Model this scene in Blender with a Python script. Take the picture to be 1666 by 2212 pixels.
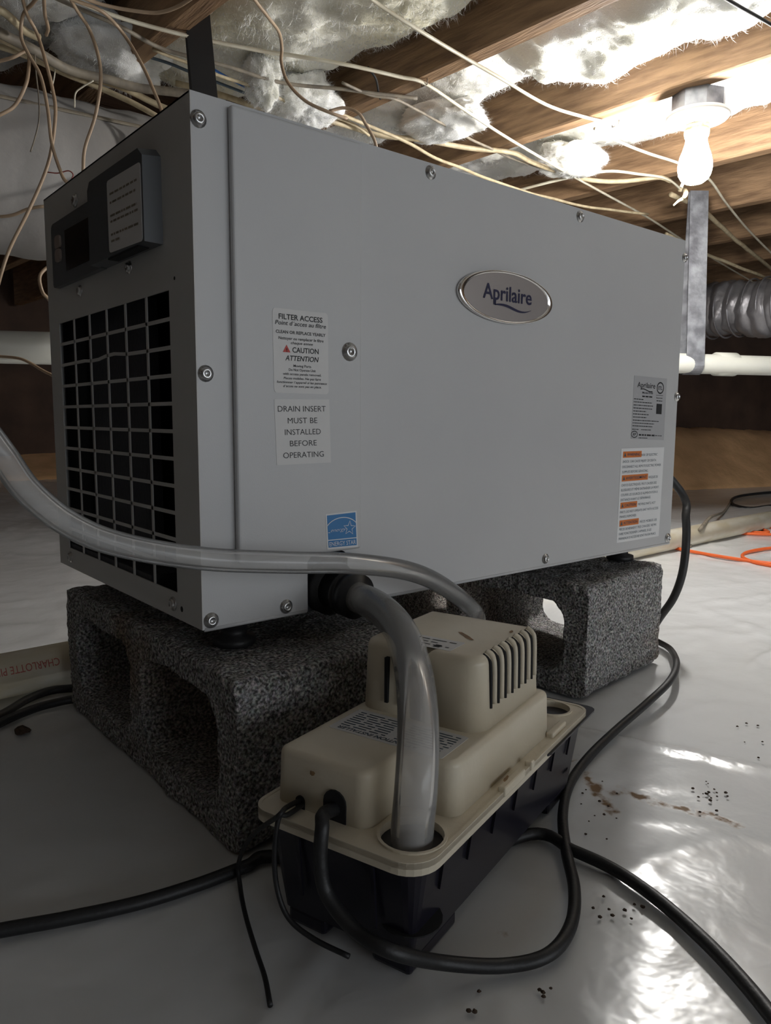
import bpy, bmesh, math, random
from mathutils import Vector, Matrix, noise
from mathutils.geometry import tessellate_polygon
for o in list(bpy.data.objects): bpy.data.objects.remove(o)
SC = bpy.context.scene
COL = SC.collection
random.seed(7)
# ------------------------------------------------------------------ camera
PXW, PXH, FPX = 1666.0, 2212.0, 1619.5
CAM = Vector((-0.249748, -0.517862, 0.324177))
yaw, pitch, roll = math.radians(39.7743), math.radians(-6.9654), math.radians(0.35307)
FW = Vector((math.sin(yaw)*math.cos(pitch), math.cos(yaw)*math.cos(pitch), math.sin(pitch)))
r0 = Vector((math.cos(yaw), -math.sin(yaw), 0)); u0 = r0.cross(FW)
RT = r0*math.cos(roll) + u0*math.sin(roll); UP = RT.cross(FW)
cd = bpy.data.cameras.new('camera'); cam = bpy.data.objects.new('camera', cd); COL.objects.link(cam)
cam.matrix_world = Matrix(((RT.x, UP.x, -FW.x, CAM.x), (RT.y, UP.y, -FW.y, CAM.y), (RT.z, UP.z, -FW.z, CAM.z), (0, 0, 0, 1)))
cd.sensor_fit = 'VERTICAL'; cd.sensor_height = 24.0; cd.lens = FPX/PXH*24.0; cd.clip_start = 0.01
SC.camera = cam
# ------------------------------------------------------------------ world, exposure
WORLD = 0.80          # fill light, entering by an opening added in the unseen wall behind the camera
wd = bpy.data.worlds.new('world'); SC.world = wd; wd.use_nodes = True
wd.node_tree.nodes['Background'].inputs[0].default_value = (0.8, 0.85, 0.9, 1)
wd.node_tree.nodes['Background'].inputs[1].default_value = WORLD
SC.view_settings.view_transform = 'Standard'; SC.view_settings.look = 'None'
SC.view_settings.gamma = 1; SC.view_settings.use_curve_mapping = False
SC.view_settings.exposure = 2.15
BULB_STRENGTH = 95.0
try:
    SC.cycles.max_bounces = 14; SC.cycles.diffuse_bounces = 8; SC.cycles.transparent_max_bounces = 16
    SC.cycles.sample_clamp_indirect = 6
except Exception: pass

# ------------------------------------------------------------------ pixel helpers (a pixel gives a direction only)
def ray(x, y): return FW + RT*((x-PXW/2)/FPX) - UP*((y-PXH/2)/FPX)
def PZ(x, y, z): d = ray(x, y); return CAM + d*((z-CAM.z)/d.z)
def PY(x, y, Y): d = ray(x, y); return CAM + d*((Y-CAM.y)/d.y)
def PX(x, y, X): d = ray(x, y); return CAM + d*((X-CAM.x)/d.x)
def PD(x, y, D): return CAM + ray(x, y)*D
def PDL(x, y, D, zmax=.918):      # hangs below the insulation
    d = ray(x, y); p = CAM+d*D
    return p if p.z < zmax else CAM+d*((zmax-CAM.z)/d.z)

# ------------------------------------------------------------------ materials
MATS = {}
def mat(name, col, rough=.5, metal=0, col2=None, nscale=8, bump=0, bscale=60, detail=4, stretch=None, spec=None, trans=0, coat=0, lo=.35, hi=.65, emit=None, sss=0):
    m = bpy.data.materials.new(name); m.use_nodes = True; nt = m.node_tree; b = nt.nodes['Principled BSDF']
    b.inputs['Base Color'].default_value = (*col, 1); b.inputs['Roughness'].default_value = rough; b.inputs['Metallic'].default_value = metal
    if spec is not None: b.inputs['Specular IOR Level'].default_value = spec
    if trans: b.inputs['Transmission Weight'].default_value = trans
    if coat: b.inputs['Coat Weight'].default_value = coat
    if sss:
        b.inputs['Subsurface Weight'].default_value = sss; b.inputs['Subsurface Radius'].default_value = (1, 1, .9); b.inputs['Subsurface Scale'].default_value = .015
    if emit: b.inputs['Emission Color'].default_value = (*emit[0], 1); b.inputs['Emission Strength'].default_value = emit[1]
    tc = nt.nodes.new('ShaderNodeTexCoord'); vec = tc.outputs['Object']
    if stretch:
        mp = nt.nodes.new('ShaderNodeMapping'); mp.inputs['Scale'].default_value = stretch; nt.links.new(vec, mp.inputs[0]); vec = mp.outputs[0]
    if col2:
        n = nt.nodes.new('ShaderNodeTexNoise'); n.inputs['Scale'].default_value = nscale; n.inputs['Detail'].default_value = detail; nt.links.new(vec, n.inputs['Vector'])
        r = nt.nodes.new('ShaderNodeValToRGB'); r.color_ramp.elements[0].position = lo; r.color_ramp.elements[1].position = hi
        r.color_ramp.elements[0].color = (*col, 1); r.color_ramp.elements[1].color = (*col2, 1)
        nt.links.new(n.outputs[0], r.inputs[0]); nt.links.new(r.outputs[0], b.inputs['Base Color'])
    if bump:
        n2 = nt.nodes.new('ShaderNodeTexNoise'); n2.inputs['Scale'].default_value = bscale; n2.inputs['Detail'].default_value = 6; nt.links.new(vec, n2.inputs['Vector'])
        bp = nt.nodes.new('ShaderNodeBump'); bp.inputs['Strength'].default_value = bump; bp.inputs['Distance'].default_value = .004
        nt.links.new(n2.outputs[0], bp.inputs['Height']); nt.links.new(bp.outputs[0], b.inputs['Normal'])
    MATS[name] = m
    return m
mat('enamel', (.50, .50, .505), .42, 0, (.53, .53, .53), 5, .04, 900)
mat('enamel_side', (.50, .495, .48), .45, 0, (.53, .525, .51), 5, .04, 900)
mat('black_plastic', (.012, .012, .013), .38)
mat('black_rubber', (.014, .014, .015), .5, bump=.1, bscale=300)
mat('dark_inside', (.01, .01, .011), .8)
mat('slate', (.035, .037, .045), .7, bump=.2, bscale=200)
mat('grey_plastic', (.075, .082, .09), .4)
mat('screen', (.012, .013, .016), .12)
mat('button', (.30, .24, .21), .5)
mat('paper', (.62, .61, .60), .5)
mat('paper_white', (.72, .72, .72), .5)
mat('silver_film', (.42, .42, .43), .35)
mat('ink', (.012, .012, .013), .6)
mat('navy', (.012, .012, .05), .4)
mat('orange', (.62, .17, .03), .5)
mat('red', (.45, .04, .03), .5)
mat('blue_sticker', (.02, .17, .42), .4)
mat('chrome', (.72, .70, .68), .16, 1)
mat('badge', (.46, .43, .42), .3, .6)
mat('zinc', (.55, .55, .55), .28, 1)
mat('cream', (.62, .55, .42), .38, 0, (.68, .62, .50), 12, .05, 300)
mat('grime', (.30, .18, .08), .7, 0, (.20, .12, .06), 200)
mat('pvc', (.72, .72, .64), .35, 0, (.66, .66, .6), 6)
mat('pvc_dirty', (.60, .53, .38), .5, 0, (.70, .66, .56), 14, stretch=(1, 3, 3))
mat('pvc_ink', (.45, .10, .08), .6)
mat('cable_white', (.66, .62, .50), .5, 0, (.56, .50, .38), 30)
mat('cable_cream', (.55, .46, .30), .55, 0, (.40, .32, .20), 60)
mat('cable_tan', (.36, .25, .16), .45, 0, (.45, .33, .22), 20)
mat('cable_grey', (.17, .145, .115), .6, 0, (.28, .24, .18), 50)
mat('cable_blue', (.05, .20, .62), .4)
mat('cable_slate', (.06, .09, .12), .5)
mat('cord_orange', (.80, .14, .03), .45)
mat('copper_red', (.30, .06, .05), .4)
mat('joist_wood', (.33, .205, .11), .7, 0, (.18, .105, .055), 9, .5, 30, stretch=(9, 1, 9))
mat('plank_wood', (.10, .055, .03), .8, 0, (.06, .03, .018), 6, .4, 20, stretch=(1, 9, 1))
mat('girder_wood', (.135, .080, .055), .8, 0, (.075, .046, .034), 5, .4, 20)
mat('earth', (.86, .52, .26), .95, 0, (.70, .41, .20), 9, .8, 40)
mat('dirt', (.05, .03, .018), .95)
mat('foundation', (.16, .12, .10), .9, 0, (.10, .075, .06), 7, .6, 50)
mat('insulation', (.80, .80, .78), .95, 0, (.72, .70, .60), 5, .5, 420, lo=.45, hi=.75, spec=.1, sss=.7)
mat('insulation_yellow', (.66, .62, .47), .95, 0, (.74, .73, .66), 5, .4, 200, spec=.1, sss=.7)
mat('fibre', (.84, .85, .85), .8, spec=.1)
mat('duct_grey', (.34, .325, .31), .6, 0, (.28, .265, .25), 6, .4, 25)
mat('foil', (.40, .39, .41), .42, .6, (.30, .29, .30), 14, .8, 26)
mat('galvanised', (.33, .34, .36), .5, .6, (.15, .15, .165), 30, .2, 90)
mat('strap_black', (.012, .011, .011), .7)
mat('porcelain', (.75, .73, .68), .4)
mat('socket_brass', (.48, .40, .25), .45, .4, (.2, .16, .1), 90)
mat('bulb_glow', (1, 1, 1), .4, emit=((1.0, .975, .94), BULB_STRENGTH))
# concrete: granular aggregate
def concrete():
    m = bpy.data.materials.new('concrete'); m.use_nodes = True; nt = m.node_tree; b = nt.nodes['Principled BSDF']; L = nt.links.new
    b.inputs['Roughness'].default_value = .95; b.inputs['Specular IOR Level'].default_value = .15
    tc = nt.nodes.new('ShaderNodeTexCoord')
    v = nt.nodes.new('ShaderNodeTexVoronoi'); v.inputs['Scale'].default_value = 420; L(tc.outputs['Object'], v.inputs['Vector'])
    n = nt.nodes.new('ShaderNodeTexNoise'); n.inputs['Scale'].default_value = 400; n.inputs['Detail'].default_value = 5; L(tc.outputs['Object'], n.inputs['Vector'])
    r = nt.nodes.new('ShaderNodeValToRGB'); e = r.color_ramp.elements
    e[0].position = .36; e[0].color = (.075, .065, .055, 1); e[1].position = .66; e[1].color = (.60, .56, .51, 1)
    x = r.color_ramp.elements.new(.5); x.color = (.27, .245, .215, 1)
    L(n.outputs[0], r.inputs[0])
    mx = nt.nodes.new('ShaderNodeMix'); mx.data_type = 'RGBA'; mx.blend_type = 'MULTIPLY'; mx.inputs['Factor'].default_value = .45
    L(r.outputs[0], mx.inputs['A']); L(v.outputs['Color'], mx.inputs['B'])
    hs = nt.nodes.new('ShaderNodeHueSaturation'); hs.inputs['Saturation'].default_value = .28; hs.inputs['Value'].default_value = 1.15; L(mx.outputs['Result'], hs.inputs['Color'])
    n3 = nt.nodes.new('ShaderNodeTexNoise'); n3.inputs['Scale'].default_value = 7; L(tc.outputs['Object'], n3.inputs['Vector'])
    r3 = nt.nodes.new('ShaderNodeValToRGB'); r3.color_ramp.elements[0].position = .56; r3.color_ramp.elements[1].position = .75
    r3.color_ramp.elements[0].color = (1, 1, 1, 1); r3.color_ramp.elements[1].color = (.75, .55, .38, 1); L(n3.outputs[0], r3.inputs[0])
    m2 = nt.nodes.new('ShaderNodeMix'); m2.data_type = 'RGBA'; m2.blend_type = 'MULTIPLY'; m2.inputs['Factor'].default_value = .8
    L(hs.outputs[0], m2.inputs['A']); L(r3.outputs[0], m2.inputs['B']); L(m2.outputs['Result'], b.inputs['Base Color'])
    bp = nt.nodes.new('ShaderNodeBump'); bp.inputs['Strength'].default_value = .9; bp.inputs['Distance'].default_value = .003
    L(n.outputs[0], bp.inputs['Height']); L(bp.outputs[0], b.inputs['Normal'])
    MATS['concrete'] = m
concrete()
def liner():
    m = bpy.data.materials.new('liner'); m.use_nodes = True; nt = m.node_tree; b = nt.nodes['Principled BSDF']; L = nt.links.new
    b.inputs['Roughness'].default_value = .2; b.inputs['Specular IOR Level'].default_value = .38
    tc = nt.nodes.new('ShaderNodeTexCoord')
    at = nt.nodes.new('ShaderNodeAttribute'); at.attribute_name = 'stain'
    n = nt.nodes.new('ShaderNodeTexNoise'); n.inputs['Scale'].default_value = 90; n.inputs['Detail'].default_value = 6; L(tc.outputs['Object'], n.inputs['Vector'])
    mu = nt.nodes.new('ShaderNodeMath'); mu.operation = 'MULTIPLY_ADD'; L(at.outputs['Fac'], mu.inputs[0]); mu.inputs[1].default_value = .52; L(n.outputs[0], mu.inputs[2])
    r = nt.nodes.new('ShaderNodeValToRGB'); r.color_ramp.elements[0].position = .78; r.color_ramp.elements[1].position = 1.25 if False else 1.0
    r.color_ramp.elements[0].color = (0, 0, 0, 1); r.color_ramp.elements[1].color = (1, 1, 1, 1); L(mu.outputs[0], r.inputs[0])
    big = nt.nodes.new('ShaderNodeTexNoise'); big.inputs['Scale'].default_value = 2.2; big.inputs['Detail'].default_value = 3; L(tc.outputs['Object'], big.inputs['Vector'])
    rb = nt.nodes.new('ShaderNodeValToRGB'); rb.color_ramp.elements[0].position = .35; rb.color_ramp.elements[1].position = .7
    rb.color_ramp.elements[0].color = (.72, .735, .745, 1); rb.color_ramp.elements[1].color = (.66, .67, .67, 1); L(big.outputs[0], rb.inputs[0])
    mx = nt.nodes.new('ShaderNodeMix'); mx.data_type = 'RGBA'; L(r.outputs[0], mx.inputs['Factor']); L(rb.outputs[0], mx.inputs['A'])
    mx.inputs['B'].default_value = (.20, .12, .06, 1); L(mx.outputs['Result'], b.inputs['Base Color'])
    rr = nt.nodes.new('ShaderNodeMath'); rr.operation = 'MULTIPLY_ADD'; L(r.outputs[0], rr.inputs[0]); rr.inputs[1].default_value = .5; rr.inputs[2].default_value = .2
    L(rr.outputs[0], b.inputs['Roughness'])
    n4 = nt.nodes.new('ShaderNodeTexNoise'); n4.noise_type = 'RIDGED_MULTIFRACTAL'; n4.inputs['Scale'].default_value = 8; n4.inputs['Detail'].default_value = 3; n4.inputs['Distortion'].default_value = .7; n4.inputs['Roughness'].default_value = .5; L(tc.outputs['Object'], n4.inputs['Vector'])
    bp = nt.nodes.new('ShaderNodeBump'); bp.inputs['Strength'].default_value = .16; bp.inputs['Distance'].default_value = .012
    L(n4.outputs[0], bp.inputs['Height'])
    n5 = nt.nodes.new('ShaderNodeTexNoise'); n5.inputs['Scale'].default_value = 14; n5.inputs['Detail'].default_value = 4; n5.inputs['Distortion'].default_value = .3; L(tc.outputs['Object'], n5.inputs['Vector'])
    bp2 = nt.nodes.new('ShaderNodeBump'); bp2.inputs['Strength'].default_value = .20; bp2.inputs['Distance'].default_value = .010
    L(n5.outputs[0], bp2.inputs['Height']); L(bp.outputs[0], bp2.inputs['Normal']); L(bp2.outputs[0], b.inputs['Normal'])
    MATS['liner'] = m
liner()
def tank_mat():
    mat('tank', (.012, .011, .018), .3, spec=.35)
tank_mat()
def clear(name, tint, milk, rough):
    m = bpy.data.materials.new(name); m.use_nodes = True; nt = m.node_tree; L = nt.links.new
    for n in list(nt.nodes):
        if n.type == 'BSDF_PRINCIPLED': nt.nodes.remove(n)
    out = [n for n in nt.nodes if n.type == 'OUTPUT_MATERIAL'][0]
    t = nt.nodes.new('ShaderNodeBsdfTransparent'); t.inputs[0].default_value = (*tint, 1)
    d = nt.nodes.new('ShaderNodeBsdfPrincipled'); d.inputs['Base Color'].default_value = (.86, .85, .83, 1); d.inputs['Roughness'].default_value = .4
    mx = nt.nodes.new('ShaderNodeMixShader'); mx.inputs[0].default_value = milk; L(t.outputs[0], mx.inputs[1]); L(d.outputs[0], mx.inputs[2])
    g = nt.nodes.new('ShaderNodeBsdfGlossy'); g.inputs['Roughness'].default_value = rough; g.inputs[0].default_value = (.9, .9, .9, 1)
    f = nt.nodes.new('ShaderNodeFresnel'); f.inputs[0].default_value = 1.22
    m2 = nt.nodes.new('ShaderNodeMixShader'); L(f.outputs[0], m2.inputs[0]); L(mx.outputs[0], m2.inputs[1]); L(g.outputs[0], m2.inputs[2]); L(m2.outputs[0], out.inputs[0])
    MATS[name] = m
clear('clear_vinyl', (.97, .97, .97), .15, .2)
clear('clear_vinyl_hazy', (.985, .98, .97), .27, .12)

# ------------------------------------------------------------------ object helpers
def obj(name, bm, m, parent=None, smooth=False):
    me = bpy.data.meshes.new(name); bm.normal_update(); bm.to_mesh(me); bm.free()
    me.materials.append(MATS[m])
    if smooth:
        for p in me.polygons: p.use_smooth = True
    o = bpy.data.objects.new(name, me); COL.objects.link(o)
    if parent:
        o.parent = parent
        if parent.type == 'EMPTY' and not parent.get('_local'): o.matrix_parent_inverse = Matrix.Translation(-parent.location)
    return o
def tag(o, label, cat, group=None):
    o['label'] = label; o['category'] = cat
    if group: o['group'] = group
    return o
def thing(name, label, cat, loc=(0, 0, 0), rotz=0, group=None, local=False):
    o = bpy.data.objects.new(name, None); COL.objects.link(o); o.location = loc; o.rotation_euler = (0, 0, rotz); o.empty_display_size = .05
    if local: o['_local'] = 1
    return tag(o, label, cat, group)
def struct(name, bm, m, smooth=False):
    o = obj(name, bm, m, None, smooth); o['kind'] = 'structure'; return o
def copyo(o, parent, name=None):
    c = o.copy(); COL.objects.link(c); c.parent = parent; return c
def box(bm, a, b, bev=0, seg=2, M=None):
    r = bmesh.ops.create_cube(bm, size=1.0); vs = r['verts']
    for v in vs: v.co = Vector((a[i] + (v.co[i]+.5)*(b[i]-a[i]) for i in range(3)))
    if bev:
        es = list({e for v in vs for e in v.link_edges})
        r2 = bmesh.ops.bevel(bm, geom=es, offset=bev, segments=seg, affect='EDGES', profile=.5)
        vs = list({v for f in r2['faces'] for v in f.verts} | {v for v in vs if v.is_valid})
    if M:
        for v in vs: v.co = M @ v.co
    return bm
def nbm(): return bmesh.new()
def rbox(a, b, bev=0, seg=2): return box(nbm(), a, b, bev, seg)
def prism(bm, outer, holes, fn, t0, t1):
    """extrude 2-D polygon with holes; fn(u,v,t)->Vector"""
    loops = [outer] + holes
    tri = tessellate_polygon([[Vector((p[0], p[1], 0)) for p in l] for l in loops])
    flat = [p for l in loops for p in l]
    A = [bm.verts.new(fn(p[0], p[1], t0)) for p in flat]; B = [bm.verts.new(fn(p[0], p[1], t1)) for p in flat]
    for t in tri:
        try: bm.faces.new([A[i] for i in t])
        except ValueError: pass
        try: bm.faces.new([B[i] for i in reversed(t)])
        except ValueError: pass
    k = 0
    for l in loops:
        n = len(l)
        for i in range(n):
            j = (i+1) % n
            bm.faces.new((A[k+i], A[k+j], B[k+j], B[k+i]))
        k += n
    bmesh.ops.recalc_face_normals(bm, faces=bm.faces[:])
    return bm
def rrect(x0, y0, x1, y1, r, n=5):
    if not isinstance(r, (tuple, list)): r = (r,)*4      # bl, br, tr, tl
    out = []
    for (cx, cy, a0, rr) in ((x0+r[0], y0+r[0], 180, r[0]), (x1-r[1], y0+r[1], 270, r[1]), (x1-r[2], y1-r[2], 0, r[2]), (x0+r[3], y1-r[3], 90, r[3])):
        for i in range(n+1):
            a = math.radians(a0+90*i/n); out.append((cx+rr*math.cos(a), cy+rr*math.sin(a)))
    return out
def circ(cx, cy, r, n=20, ry=None): return [(cx+r*math.cos(2*math.pi*i/n), cy+(ry or r)*math.sin(2*math.pi*i/n)) for i in range(n)]
def catmull(pts, sub):
    P = [Vector(p) for p in pts]; P = [P[0]*2-P[1]] + P + [P[-1]*2-P[-2]]; out = []
    for i in range(1, len(P)-2):
        a, b, c, d = P[i-1:i+3]
        for k in range(sub):
            t = k/sub
            out.append(.5*((2*b)+(c-a)*t+(2*a-5*b+4*c-d)*t*t+(3*b-a-3*c+d)*t**3))
    out.append(P[-2].copy()); return out
def frames(path):
    T = [(path[min(i+1, len(path)-1)]-path[max(i-1, 0)]).normalized() for i in range(len(path))]
    n = T[0].orthogonal().normalized(); F = []
    for t in T:
        n = (n-t*n.dot(t)).normalized(); F.append((n, t.cross(n)))
    return F
def tube(bm, pts, r, seg=8, sub=6, smoothpath=True, cap=True, flat=1.0, wob=0, up=None):
    path = catmull(pts, sub) if smoothpath and len(pts) > 2 else [Vector(p) for p in pts]
    if wob:
        path = [p + noise.noise_vector(p*9)*wob for p in path]
    F = frames(path); rings = []
    for i, p in enumerate(path):
        rr = r(i/(len(path)-1)) if callable(r) else r
        rings.append([bm.verts.new(p+(F[i][0]*math.cos(2*math.pi*k/seg)*rr+F[i][1]*math.sin(2*math.pi*k/seg)*rr*flat)) for k in range(seg)])
    for a, b in zip(rings, rings[1:]):
        for k in range(seg): bm.faces.new((a[k], a[(k+1) % seg], b[(k+1) % seg], b[k]))
    if cap: bm.faces.new(rings[0][::-1]); bm.faces.new(rings[-1])
    return rings
def pipe(bm, pts, ro, ri, seg=20, sub=8):
    A = tube(bm, pts, ro, seg, sub, cap=False); B = tube(bm, pts, ri, seg, sub, cap=False)
    for ra, rb in ((A[0], B[0]), (A[-1], B[-1])):
        for k in range(seg): bm.faces.new((ra[k], ra[(k+1) % seg], rb[(k+1) % seg], rb[k]))
    bmesh.ops.recalc_face_normals(bm, faces=bm.faces[:])
def lathe(bm, prof, M, seg=24):
    rings = []
    for r, h in prof:
        if r < 1e-6: rings.append([bm.verts.new(M @ Vector((0, 0, h)))])
        else: rings.append([bm.verts.new(M @ Vector((r*math.cos(2*math.pi*k/seg), r*math.sin(2*math.pi*k/seg), h))) for k in range(seg)])
    for a, b in zip(rings, rings[1:]):
        for k in range(seg):
            k2 = (k+1) % seg
            if len(a) == 1 and len(b) > 1: bm.faces.new((a[0], b[k2], b[k]))
            elif len(b) == 1 and len(a) > 1: bm.faces.new((a[k], a[k2], b[0]))
            elif len(a) > 1: bm.faces.new((a[k], a[k2], b[k2], b[k]))
    if len(rings[0]) > 1: bm.faces.new(rings[0][::-1])
    if len(rings[-1]) > 1: bm.faces.new(rings[-1])
    bmesh.ops.recalc_face_normals(bm, faces=bm.faces[:])
    return bm
def axisM(p, d):
    d = Vector(d).normalized(); return Matrix.Translation(p) @ d.to_track_quat('Z', 'Y').to_matrix().to_4x4()
def wire(name, pts, r, m, label, cat='cable', group=None, seg=8, sub=6, flat=1.0, wob=0, parent=None):
    bm = nbm(); tube(bm, pts, r, seg, sub, flat=flat, wob=wob); o = obj(name, bm, m, parent, True)
    return tag(o, label, cat, group) if not parent else o
# ---- flat print: text and strokes as thin geometry. fn(u,v)->Vector maps print coordinates to the surface
_tc = {}
def text_verts(s, bold=0, shear=0):
    k = (s, bold, shear)
    if k in _tc: return _tc[k]
    cu = bpy.data.curves.new('t', 'FONT'); cu.body = s; cu.size = 1; cu.offset = bold; cu.shear = shear; cu.resolution_u = 3; cu.fill_mode = 'FRONT'
    o = bpy.data.objects.new('t', cu); me = bpy.data.meshes.new_from_object(o)
    V = [(v.co.x, v.co.y) for v in me.vertices]; Fc = [tuple(p.vertices) for p in me.polygons]
    bpy.data.objects.remove(o); bpy.data.curves.remove(cu); bpy.data.meshes.remove(me)
    _tc[k] = (V, Fc); return V, Fc
def put_text(bm, s, cx, cy, w, h, fn, bold=0, shear=0, flip=False):
    """centre (cx,cy), width w and capital height h, in print coordinates"""
    V, Fc = text_verts(s, bold, shear)
    if not V: return
    x0 = min(v[0] for v in V); x1 = max(v[0] for v in V); sx = w/(x1-x0); sy = h/.70
    sg = -1 if flip else 1
    vs = [bm.verts.new(fn(cx+sg*((v[0]-x0)*sx-w/2), cy+sg*(v[1]*sy-h/2))) for v in V]
    for f in Fc:
        try: bm.faces.new([vs[i] for i in f])
        except ValueError: pass
def put_poly(bm, pts, fn):
    vs = [bm.verts.new(fn(*p)) for p in pts]; bm.faces.new(vs)
def put_stroke(bm, pts, w, fn, closed=False):
    n = len(pts); L, R = [], []
    for i in range(n):
        a = Vector(pts[(i-1) % n] if closed or i else pts[i]); b = Vector(pts[(i+1) % n] if closed or i < n-1 else pts[i])
        t = (b-a); t = t.normalized() if t.length else Vector((1, 0)); q = Vector((-t.y, t.x)); ww = (w[i] if isinstance(w, list) else w)/2
        p = Vector(pts[i]); L.append(bm.verts.new(fn(*(p+q*ww)))); R.append(bm.verts.new(fn(*(p-q*ww))))
    for i in range(n if closed else n-1):
        j = (i+1) % n; bm.faces.new((R[i], R[j], L[j], L[i]))
def put_words(bm, x0, x1, y, h, fn, seed):
    """a line of print too small to read: word-shaped dashes"""
    rd = random.Random(seed); x = x0
    while x < x1:
        w = min(rd.uniform(.8, 3.2)*h*1.6, x1-x)
        put_poly(bm, [(x, y-h/2), (x+w, y-h/2), (x+w, y+h/2), (x, y+h/2)], fn); x += w+h*.8
def quadmap(c, off):
    """c: tl,tr,br,bl points on the surface; off: offset vector"""
    tl, tr, br, bl = c; off = Vector(off)
    def fn(u, v, k=1.0): return (bl*(1-u)+br*u)*(1-v)+(tl*(1-u)+tr*u)*v + off*k
    return fn

# ------------------------------------------------------------------ layout constants
L, W, Z0, Z1 = .6765, .3518, .1638, .5538        # dehumidifier cabinet
BT = .138                                          # top of concrete blocks
JZ = .95                                           # underside of joists
JS = -.06                                          # joists lean a little off the Y axis
JX = [-2.10, -1.68, -1.27, -.86, -.45, -.04, .378, .801, 1.18, 1.64, 2.05, 2.46, 2.87, 3.28, 3.70, 4.11]   # +X lower edge at y = 0
JW = .038

# ================================================================== SETTING
def make_floor():
    def warp(t, lo, hi, c, n):       # denser near c
        out = []
        for i in range(n+1):
            s = -1+2*i/n; q = math.copysign(abs(s)**2.0*.8+abs(s)*.2, s)
            out.append(c+(hi-c)*q if q > 0 else c+(c-lo)*q)
        return out
    xs = warp(0, -3.2, 4.6, .35, 380); ys = warp(0, -3.2, 4.2, -.05, 380)
    bm = nbm(); st = bm.verts.layers.float.new('stain')
    seamA, seamB = PZ(1190, 1565, 0), PZ(1666, 1668, 0)
    sd = (seamB-seamA).normalized(); sn = Vector((-sd.y, sd.x, 0))
    stain_lines = [[PZ(x, y, 0) for x, y in l] for l in (((1262, 1672), (1290, 1712), (1350, 1705), (1430, 1735)), ((1290, 1700), (1320, 1745)), ((1430, 1735), (1500, 1745), (1590, 1775)))]
    blots = [(PZ(1085, 1990, 0), .018, .8), (PZ(1420, 1875, 0), .02, .6), (PZ(1540, 2085, 0), .02, .5), (PZ(1230, 1640, 0), .03, .6)]
    grid = []
    for y in ys:
        row = []
        for x in xs:
            p = Vector((x, y, 0))
            q = Vector((x*1.0, y*1.0, 0))
            n1 = noise.noise(q*3.1)
            rid = 1-abs(noise.noise(Vector((x*5+n1*1.3, y*9-n1, 3.7))))*2
            rid = max(0, rid)**5
            rid2 = max(0, 1-abs(noise.noise(Vector((x*14+n1*2, y*11+n1*2, 9.1))))*2.2)**4
            zf = noise.noise(q*1.7+Vector((5, 1, 0)))
            amp = .35+.65*max(0, min(1, .5+1.6*zf))
            far = max(0, min(1, (abs(p.x-.3)+abs(p.y)-.9)/1.2))
            z = rid*.0045*amp+rid2*.0022*amp+.002*n1 + far*.02*max(0, noise.noise(q*2.3+Vector((0, 0, 8))))
            # flat where the appliances stand
            if -.35 < x < .75 and -.45 < y < .45: z *= .35
            s = (p-seamA).dot(sn); al = (p-seamA).dot(sd)
            if -.05 < al < 2.5 and abs(s) < .05:
                z += .004*max(0, 1-abs(s-.004)/.012)
            v = bm.verts.new((x, y, min(z, .03)-.002))
            d = 0
            if -.1 < x < 1 and -.6 < y < .3:
                for l in stain_lines:
                    for a, b in zip(l, l[1:]):
                        ab = b-a; t = max(0, min(1, (p-a).dot(ab)/ab.length_squared)); d = max(d, 1-(p-(a+ab*t)).length/.014)
                for c, r, k in blots: d = max(d, k*(1-(p-c).length/r))
            v[st] = max(0, d); row.append(v)
        grid.append(row)
    for a, b in zip(grid, grid[1:]):
        for i in range(len(a)-1): bm.faces.new((a[i], a[i+1], b[i+1], b[i]))
    return struct('floor', bm, 'liner', True)
floor = make_floor(); floor['label'] = 'glossy white plastic vapour liner covering the crawl space ground'

def jx(i, y): return JX[i]+JS*y
# ceiling: board subfloor, carried by joists
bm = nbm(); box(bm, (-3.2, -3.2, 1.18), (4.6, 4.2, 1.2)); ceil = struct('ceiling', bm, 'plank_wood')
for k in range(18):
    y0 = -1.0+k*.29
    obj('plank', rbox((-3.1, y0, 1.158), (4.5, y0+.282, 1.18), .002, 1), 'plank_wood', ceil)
for i in range(len(JX)):
    bm = nbm(); y0, y1 = -3.1, 4.1
    box(bm, (0, y0, JZ), (JW, y1, 1.158), .003, 1)
    for v in bm.verts: v.co.x += JX[i]-JW+JS*v.co.y
    bmesh.ops.bisect_plane(bm, geom=bm.verts[:]+bm.edges[:]+bm.faces[:], plane_co=(0, .5, 0), plane_no=(0, 1, 0))
    obj('joist', bm, 'joist_wood', ceil)
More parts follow.
